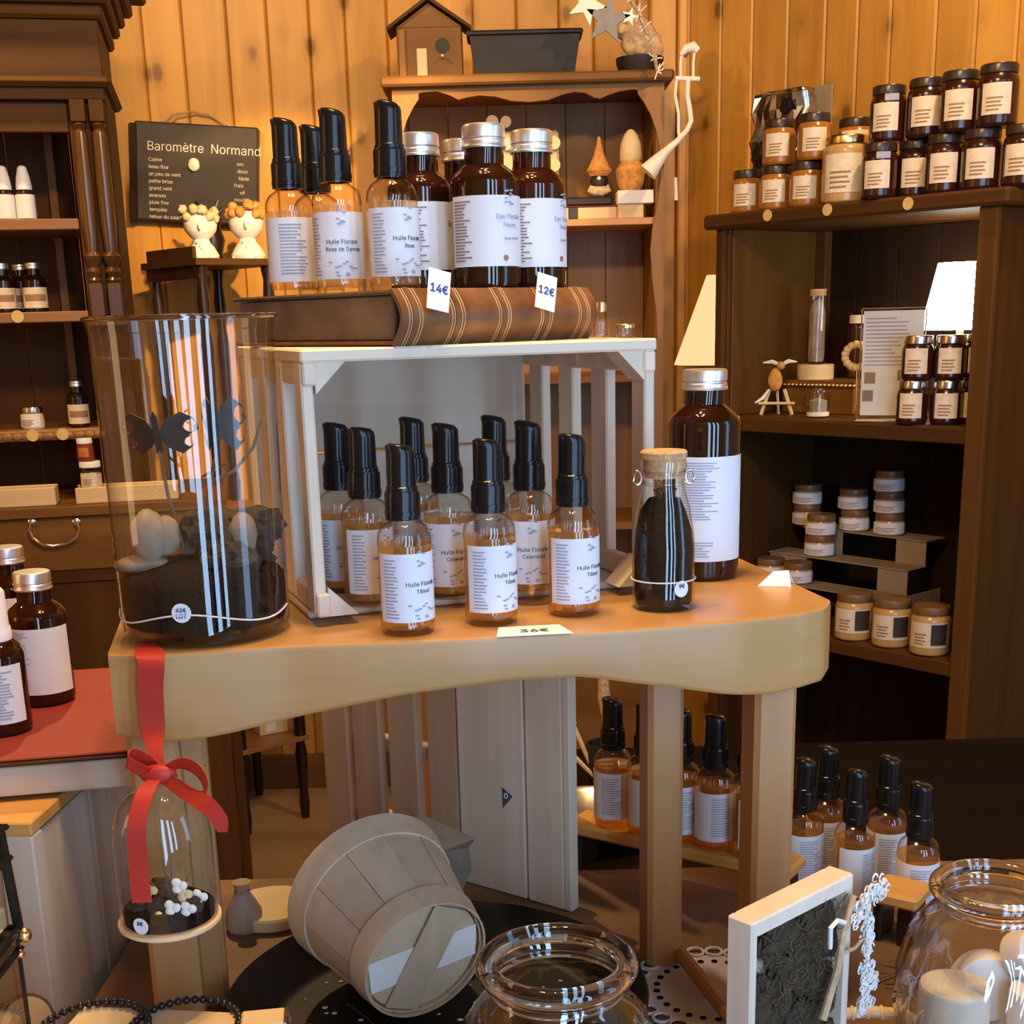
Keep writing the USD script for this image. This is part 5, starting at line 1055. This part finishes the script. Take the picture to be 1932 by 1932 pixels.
def post(x, y):
    pr_ = []
    for z, r in ((0, .010), (.04, .014), (.08, .011), (zlow - .05, .016), (zlow - .02, .011), (zlow, .016), (zlow + .06, .016), (zlow + .09, .011), (zlow + .2, .017), ((wz + zlow) / 2 - .03, .011), ((wz + zlow) / 2 + .05, .016), ((wz + zlow) / 2 + .09, .010), (wz - .20, .016), (wz - .16, .010), (wz - .10, .015), (wz - .05, .011), (wz - .0165, .016)): pr_.append((r, z))
    part(t, 'post', move(lathe([(0, 0)] + pr_ + [(0, wz - .0165)], 14), (x, y, 0)), 'ebony')
for x, y in ((.014, .014), (A_ - .022, .014), (.020, B_ - .022), (A_ - .022, B_ - .022)): post(x, y)
q = random.Random(31)
def bust(label, lx, ly, crown, sc):
    loc = WF.w(lx, ly, wz + .0003); t = thing('head_vase', label, 'vase', loc, -6, None, sc)
    part(t, 'head', lathe([(0, 0), (.040, 0), (.043, .010), (.032, .030), (.022, .042), (.020, .050), (.030, .058), (.040, .072), (.043, .088), (.040, .104), (.032, .114), (0, .116)], 32), 'white_plaster'); part(t, 'nose', move(blob(.007, 2, .1, s=(.7, 1, 1.4)), (.012, -.042, .080)), 'white_plaster')
    part(t, 'drapery', [tube([(-.03, -.030, .004), (-.005, -.034, .03), (.012, -.026, .046)], .004, 6), tube([(.028, -.032, .004), (.010, -.033, .028), (-.004, -.026, .044)], .004, 6)], 'white_plaster')
    part(t, 'flower_crown', [move(blob(.013, 140 + i, .4, 2, 1), (.040 * math.cos(i * .52) , .036 * math.sin(i * .52) - .004, .112 + q.uniform(-.012, .016))) for i in range(13)], crown)
bust('white head shaped vase with a cream flower crown on the whatnot, left one', .062, .088, 'dried_flower', .94); bust('white head shaped vase with an orange flower crown on the whatnot, right one', .168, .055, 'orange_flower', .98)
loc = WF.w(.125, .155, wz + .0003); t = thing('dark_figurine', 'dark spiky figurine standing between the two white head vases', 'figurine', loc, 0)
part(t, 'body', lathe([(0, 0), (.030, 0), (.026, .02), (.034, .05), (.024, .08), (.030, .10), (0, .11)], 16), 'ebony'); part(t, 'spikes', [tube([(0, 0, .095), (.035 * math.cos(a), .012 * math.sin(a), .125 + .02 * math.sin(2 * a))], [.012, .003], 6) for a in np.arange(7) * .9], 'ebony')
xq = WF.w(.14, .09, zlow + .0003); t = thing('yellow_box', 'small pale yellow card boxes on the low shelf of the whatnot, nearest box', 'box', xq, 30); part(t, 'box', box(-.03, .05, -.02, .03, 0, .045), 'raw_pine'); part(t, 'label', box(-.012, .016, -.0212, -.0201, .008, .036), 'white_label')
# chalkboard
by = WY - .028; tl, tr, bl = atd(250, 226, by), atd(484, 243, by), atd(262, 413, by); wB = float(np.linalg.norm(tr - tl)); hB = float(np.linalg.norm(bl - tl)); cB = (tr + bl) / 2
t = thing('chalkboard', 'dark board lettered Baromètre Normand hanging on the planked wall by a cord', 'board', (cB[0], WY - .024, cB[2]), 0, ry=4.5)
part(t, 'panel', box(-wB / 2, wB / 2, -.014, .014, -hB / 2, hB / 2, .004), 'chalkboard'); part(t, 'dark_edge', box(-wB / 2 - .014, -wB / 2 + .008, -.016, .016, -hB / 2 - .004, hB / 2 - .006, .003), 'ebony')
part(t, 'lettering', flat_text('Baromètre  Normand', .0215, .02, -.0142, hB / 2 - .068), 'chalk')
q = random.Random(17); ln = []
words = ('Calme', 'beau fixe', 'un peu de vent', 'petite brise', 'grand vent', 'averses', 'pluie fine', 'tempête', 'retour du soleil')
for i, w in enumerate(words): m = flat_text(w, .0085, 0, -.0142, hB / 2 - .094 - i * .0172); ln.append(move(m, (-wB / 2 + .036 - m.bounds[0][0], 0, 0)))
part(t, 'small_lettering', ln, 'chalk')
ln = []
for i, w in enumerate(('sec', 'doux', 'tiède', 'frais', 'vif', 'mouillé', 'trempé', 'fort', 'doré')): ln.append(flat_text(w, .0085, wB / 2 - .045 + q.uniform(-.01, .01), -.0142, hB / 2 - .094 - i * .0172))
part(t, 'small_lettering', ln, 'chalk'); part(t, 'white_knob', move(blob(.0150, 8, .15, s=(1, .5, 1.1)), (-.005, -.019, hB / 2 - .098)), 'cream')
part(t, 'cord', tube([(-.085, 0, hB / 2), (-.06, .004, hB / 2 + .022), (-.01, .008, hB / 2 + .032), (.03, .008, hB / 2 + .026), (.06, .004, hB / 2 + .010), (.085, 0, hB / 2)], .0025, 6), 'rope')

# ------------------------------------------------------------------ left cabinet
p = atd(210, 300, 2.76); LF = Frame(p[0], p[1], 12); Wd, Dp = .75, .30
s1, s2, s3 = LF.hit(80, 413, 0)[1], LF.hit(90, 588, 0)[1], LF.hit(90, 812, 0)[1]; ztop = LF.hit(195, 192, 0)[1]; lyb = -.09; zc = LF.hit(80, 957, lyb)[1]; zd = LF.hit(80, 1083, lyb)[1]
lc_ = thing('carved_dresser', 'tall dark wood dresser with turned columns and open shelves at the left edge', 'dresser', LF.w(0, 0, 0), LF.deg)
part(lc_, 'side_panel', box(-.018, .0, .012, Dp, zc, ztop), 'walnut'); part(lc_, 'pilaster', box(-.072, .0, 0, .012, zc, ztop), 'walnut')
for a in np.arange(-Wd, -.02, .13): part(lc_, 'back_board', box(a, min(a + .1285, -.018), Dp - .012, Dp, zc, ztop + .2), 'dark_back')
part(lc_, 'inner_batten', box(-.150, -.132, Dp - .030, Dp - .012, zc, ztop), 'hutch_up')
for z, m in ((s1, 'cabinet_shelf'), (s2, 'cabinet_shelf'), (s3, 'cabinet_shelf')): sh_ = part(lc_, 'shelf', box(-Wd, -.073, -.002, Dp - .012, z - .020, z), m)
for k in range(18): part(sh_, 'carved_bead', move(blob(.0095, 160 + k, .35, 2, 1, (1.2, .5, .8)), (-.075 - .02 * k, -.004, s3 - .011)), 'cabinet_shelf')
for px, py, z in ((32, 588, s2), (117, 808, s3), (62, 826, s3)):
    x = LF.hit(px, py, -.01)[0]; part(lc_, 'price_sticker', move(lathe([(0, -.0005), (.012, -.0005), (.012, .0005), (0, .0005)], 20), (x, -.0105, z - .008), rx=90), 'gold_paper')
def col(x):
    z0, z1 = LF.hit(180, 480, -.01)[1], LF.hit(165, 232, -.01)[1]; zb = LF.hit(190, 535, -.01)[1]; zf = s2 - .012
    part(lc_, 'turned_column', move(lathe([(0, zb), (.011, zb), (.014, zb + .006), (.010, zb + .012), (.015, zb + .022), (.010, zb + .032), (.016, z0 - .012), (.018, z0 - .004), (.011, z0 + .004), (.0145, z0 + .05), (.0155, (z0 + z1) / 2), (.013, z1 - .02), (.010, z1 - .012), (.015, z1 - .004), (.012, z1), (0, z1)], 18), (x, -.013, 0)), 'polished_walnut')
    part(lc_, 'column_block', box(x - .013, x + .013, -.028, -.0005, zf, zb), 'polished_walnut'); part(lc_, 'column_block', box(x - .014, x + .014, -.028, -.0005, z1, ztop), 'walnut')
for x in (-.052, -.017): col(x)
part(lc_, 'column_foot', box(-.075, .004, -.032, -.0005, s2 - .03, s2 - .012), 'walnut_x')
part(lc_, 'frieze', box(-Wd, .0, -.020, Dp, ztop + .001, ztop + .14), 'walnut_x'); part(lc_, 'bead_moulding', box(-Wd, .016, -.036, Dp, ztop + .022, ztop + .040, .008), 'walnut_x')
for k, (o, z) in enumerate(((.012, .14), (.026, .165), (.038, .185), (.055, .205), (.085, .23), (.10, .26))): part(lc_, 'cornice', box(-Wd, o, -.02 - o, Dp, ztop + z + .0002, ztop + (.165, .185, .205, .23, .26, .30)[k], .006), 'walnut_x')
part(lc_, 'upper_panel', box(-Wd, -.073, .0, .02, ztop - .055, ztop), 'walnut_x')
part(lc_, 'counter', box(-Wd, .165, lyb - .012, Dp, zc - .020, zc - .0003), 'hutch'); dr = part(lc_, 'drawer', box(-Wd + .2, .12, lyb, lyb + .02, zd + .004, zc - .022), 'hutch')
part(lc_, 'drawer_rail', box(-Wd, .155, lyb + .002, lyb + .025, zd - .022, zd + .003), 'walnut_x')
part(lc_, 'lower_side', box(.135, .155, lyb + .026, Dp, 0, zc - .0205), 'walnut'); part(lc_, 'lower_door', box(-Wd + .2, .134, lyb + .006, lyb + .026, 0, zd - .023), 'walnut'); part(lc_, 'lower_back', box(-Wd, .13, Dp - .012, Dp, 0, zc - .0205), 'walnut')
hp = [LF.hit(px, py, lyb - .012) for px, py in ((60, 985), (55, 1000), (62, 1016), (80, 1028), (100, 1031), (125, 1026), (144, 1014), (150, 998), (144, 984))]
part(dr, 'bail_handle', tube([(x, lyb - .012, z) for x, z in hp], .0036, 8), 'silver'); 
for px in (60, 144): x, z = LF.hit(px, 985, lyb - .006); part(dr, 'handle_stud', move(lathe([(0, 0), (.010, 0), (.008, .006), (0, .010)], 14), (x, lyb, z), rx=90), 'silver')
def ls(px, z, ly=.06): return LF.w(LF.hit(px, 500, ly)[0], ly, z + .0003)
t0 = None
for i, (px, w) in enumerate(((24, 'second from the right'), (62, 'nearest the turned columns'), (-14, 'cut by the left edge'))):
    lab = 'white capped dropper bottle on the top shelf of the dresser, ' + w
    if t0 is None:
        t0 = thing('dropper_bottle', lab, 'bottle', ls(px, s1), 10, 'dropper bottles on the dresser'); part(t0, 'glass', lathe([(0, 0), (.0165, 0), (.0185, .004), (.0185, .050), (.014, .056), (.012, .060)], 24), 'jam'); part(t0, 'paper_label', wrap(.0188, -85, 85, .004, .049, 16), 'white_label'); part(t0, 'white_cap', lathe([(.010, .058), (.0155, .058), (.0155, .064), (.013, .082), (.0085, .100), (.005, .103), (0, .104)], 24), 'white_card')
    else: dup(t0, lab, ls(px, s1), 10)
sy = amber_bottle('syrup_bottle', 'brown syrup bottle with cream label on the second dresser shelf, nearest the columns', ls(60, s2), 12, .0235, .095, 'syrup bottles on the dresser', .012, 2)
dup(sy, 'brown syrup bottle on the second dresser shelf, partly hidden behind its right neighbour', ls(35, s2, .12), 10); dup(sy, 'brown syrup bottle on the second dresser shelf cut by the left edge', ls(0, s2), 12)
amber_bottle('syrup_bottle', 'lone brown bottle with cream label on the third dresser shelf', ls(118, s3), 12, .0210, .093, 'syrup bottles on the dresser', .011, 2)
jar('balm_jar', 'small white jar with a silver lid on the third dresser shelf', ls(27, s3), 8, .023, .044, 'cream', 'silver', 'white_label', .1, .7, None, 70, lid_h=.012)
lcx = LF.hit(52, 940, -.02)[0]; t = thing('wooden_tray', 'shallow pale wooden tray on the dresser counter, left one', 'tray', LF.w(lcx, -.03, zc), LF.deg)
part(t, 'front', box(-.10, .060, -.04, -.034, 0, .036), 'raw_pine'); part(t, 'floor', box(-.10, .060, -.034, .019, 0, .006), 'raw_pine'); part(t, 'back', box(-.10, .060, .0192, .025, 0, .036), 'raw_pine'); part(t, 'end', box(.0545, .060, -.0335, .0185, .0065, .036), 'raw_pine')
lcx = LF.hit(148, 940, -.02)[0]; t = thing('wooden_tray', 'shallow pale wooden tray on the dresser counter, right one behind the glass vase', 'tray', LF.w(lcx, -.03, zc), LF.deg)
part(t, 'front', box(0, .20, -.04, -.034, 0, .032), 'raw_pine'); part(t, 'floor', box(0, .20, -.034, .019, 0, .026), 'raw_pine'); part(t, 'back', box(0, .20, .0192, .025, 0, .032), 'raw_pine')
pj_ = LF.w(LF.hit(172, 900, -.034)[0], -.036, zc + .0263); kb = jar('balm_jar', 'squat clear jar with a white lid in the right wooden tray of the dresser', pj_, 10, .023, .055, 'warm_glass', 'white_card', 'cream_label', .1, .6, None, 50, lid_h=.012)
part(kb, 'filling', lathe([(0, .002), (.021, .002), (.021, .03), (0, .032)], 20), 'cream')
jar('red_jar', 'small red jar with a white lid stacked in the tray beside the turned columns', (pj_[0] - .006, pj_[1] + .0, pj_[2] + .0555), 10, .017, .045, 'red_cloth', 'white_card', 'orange_print', .2, .6, None, 40, lid_h=.010)
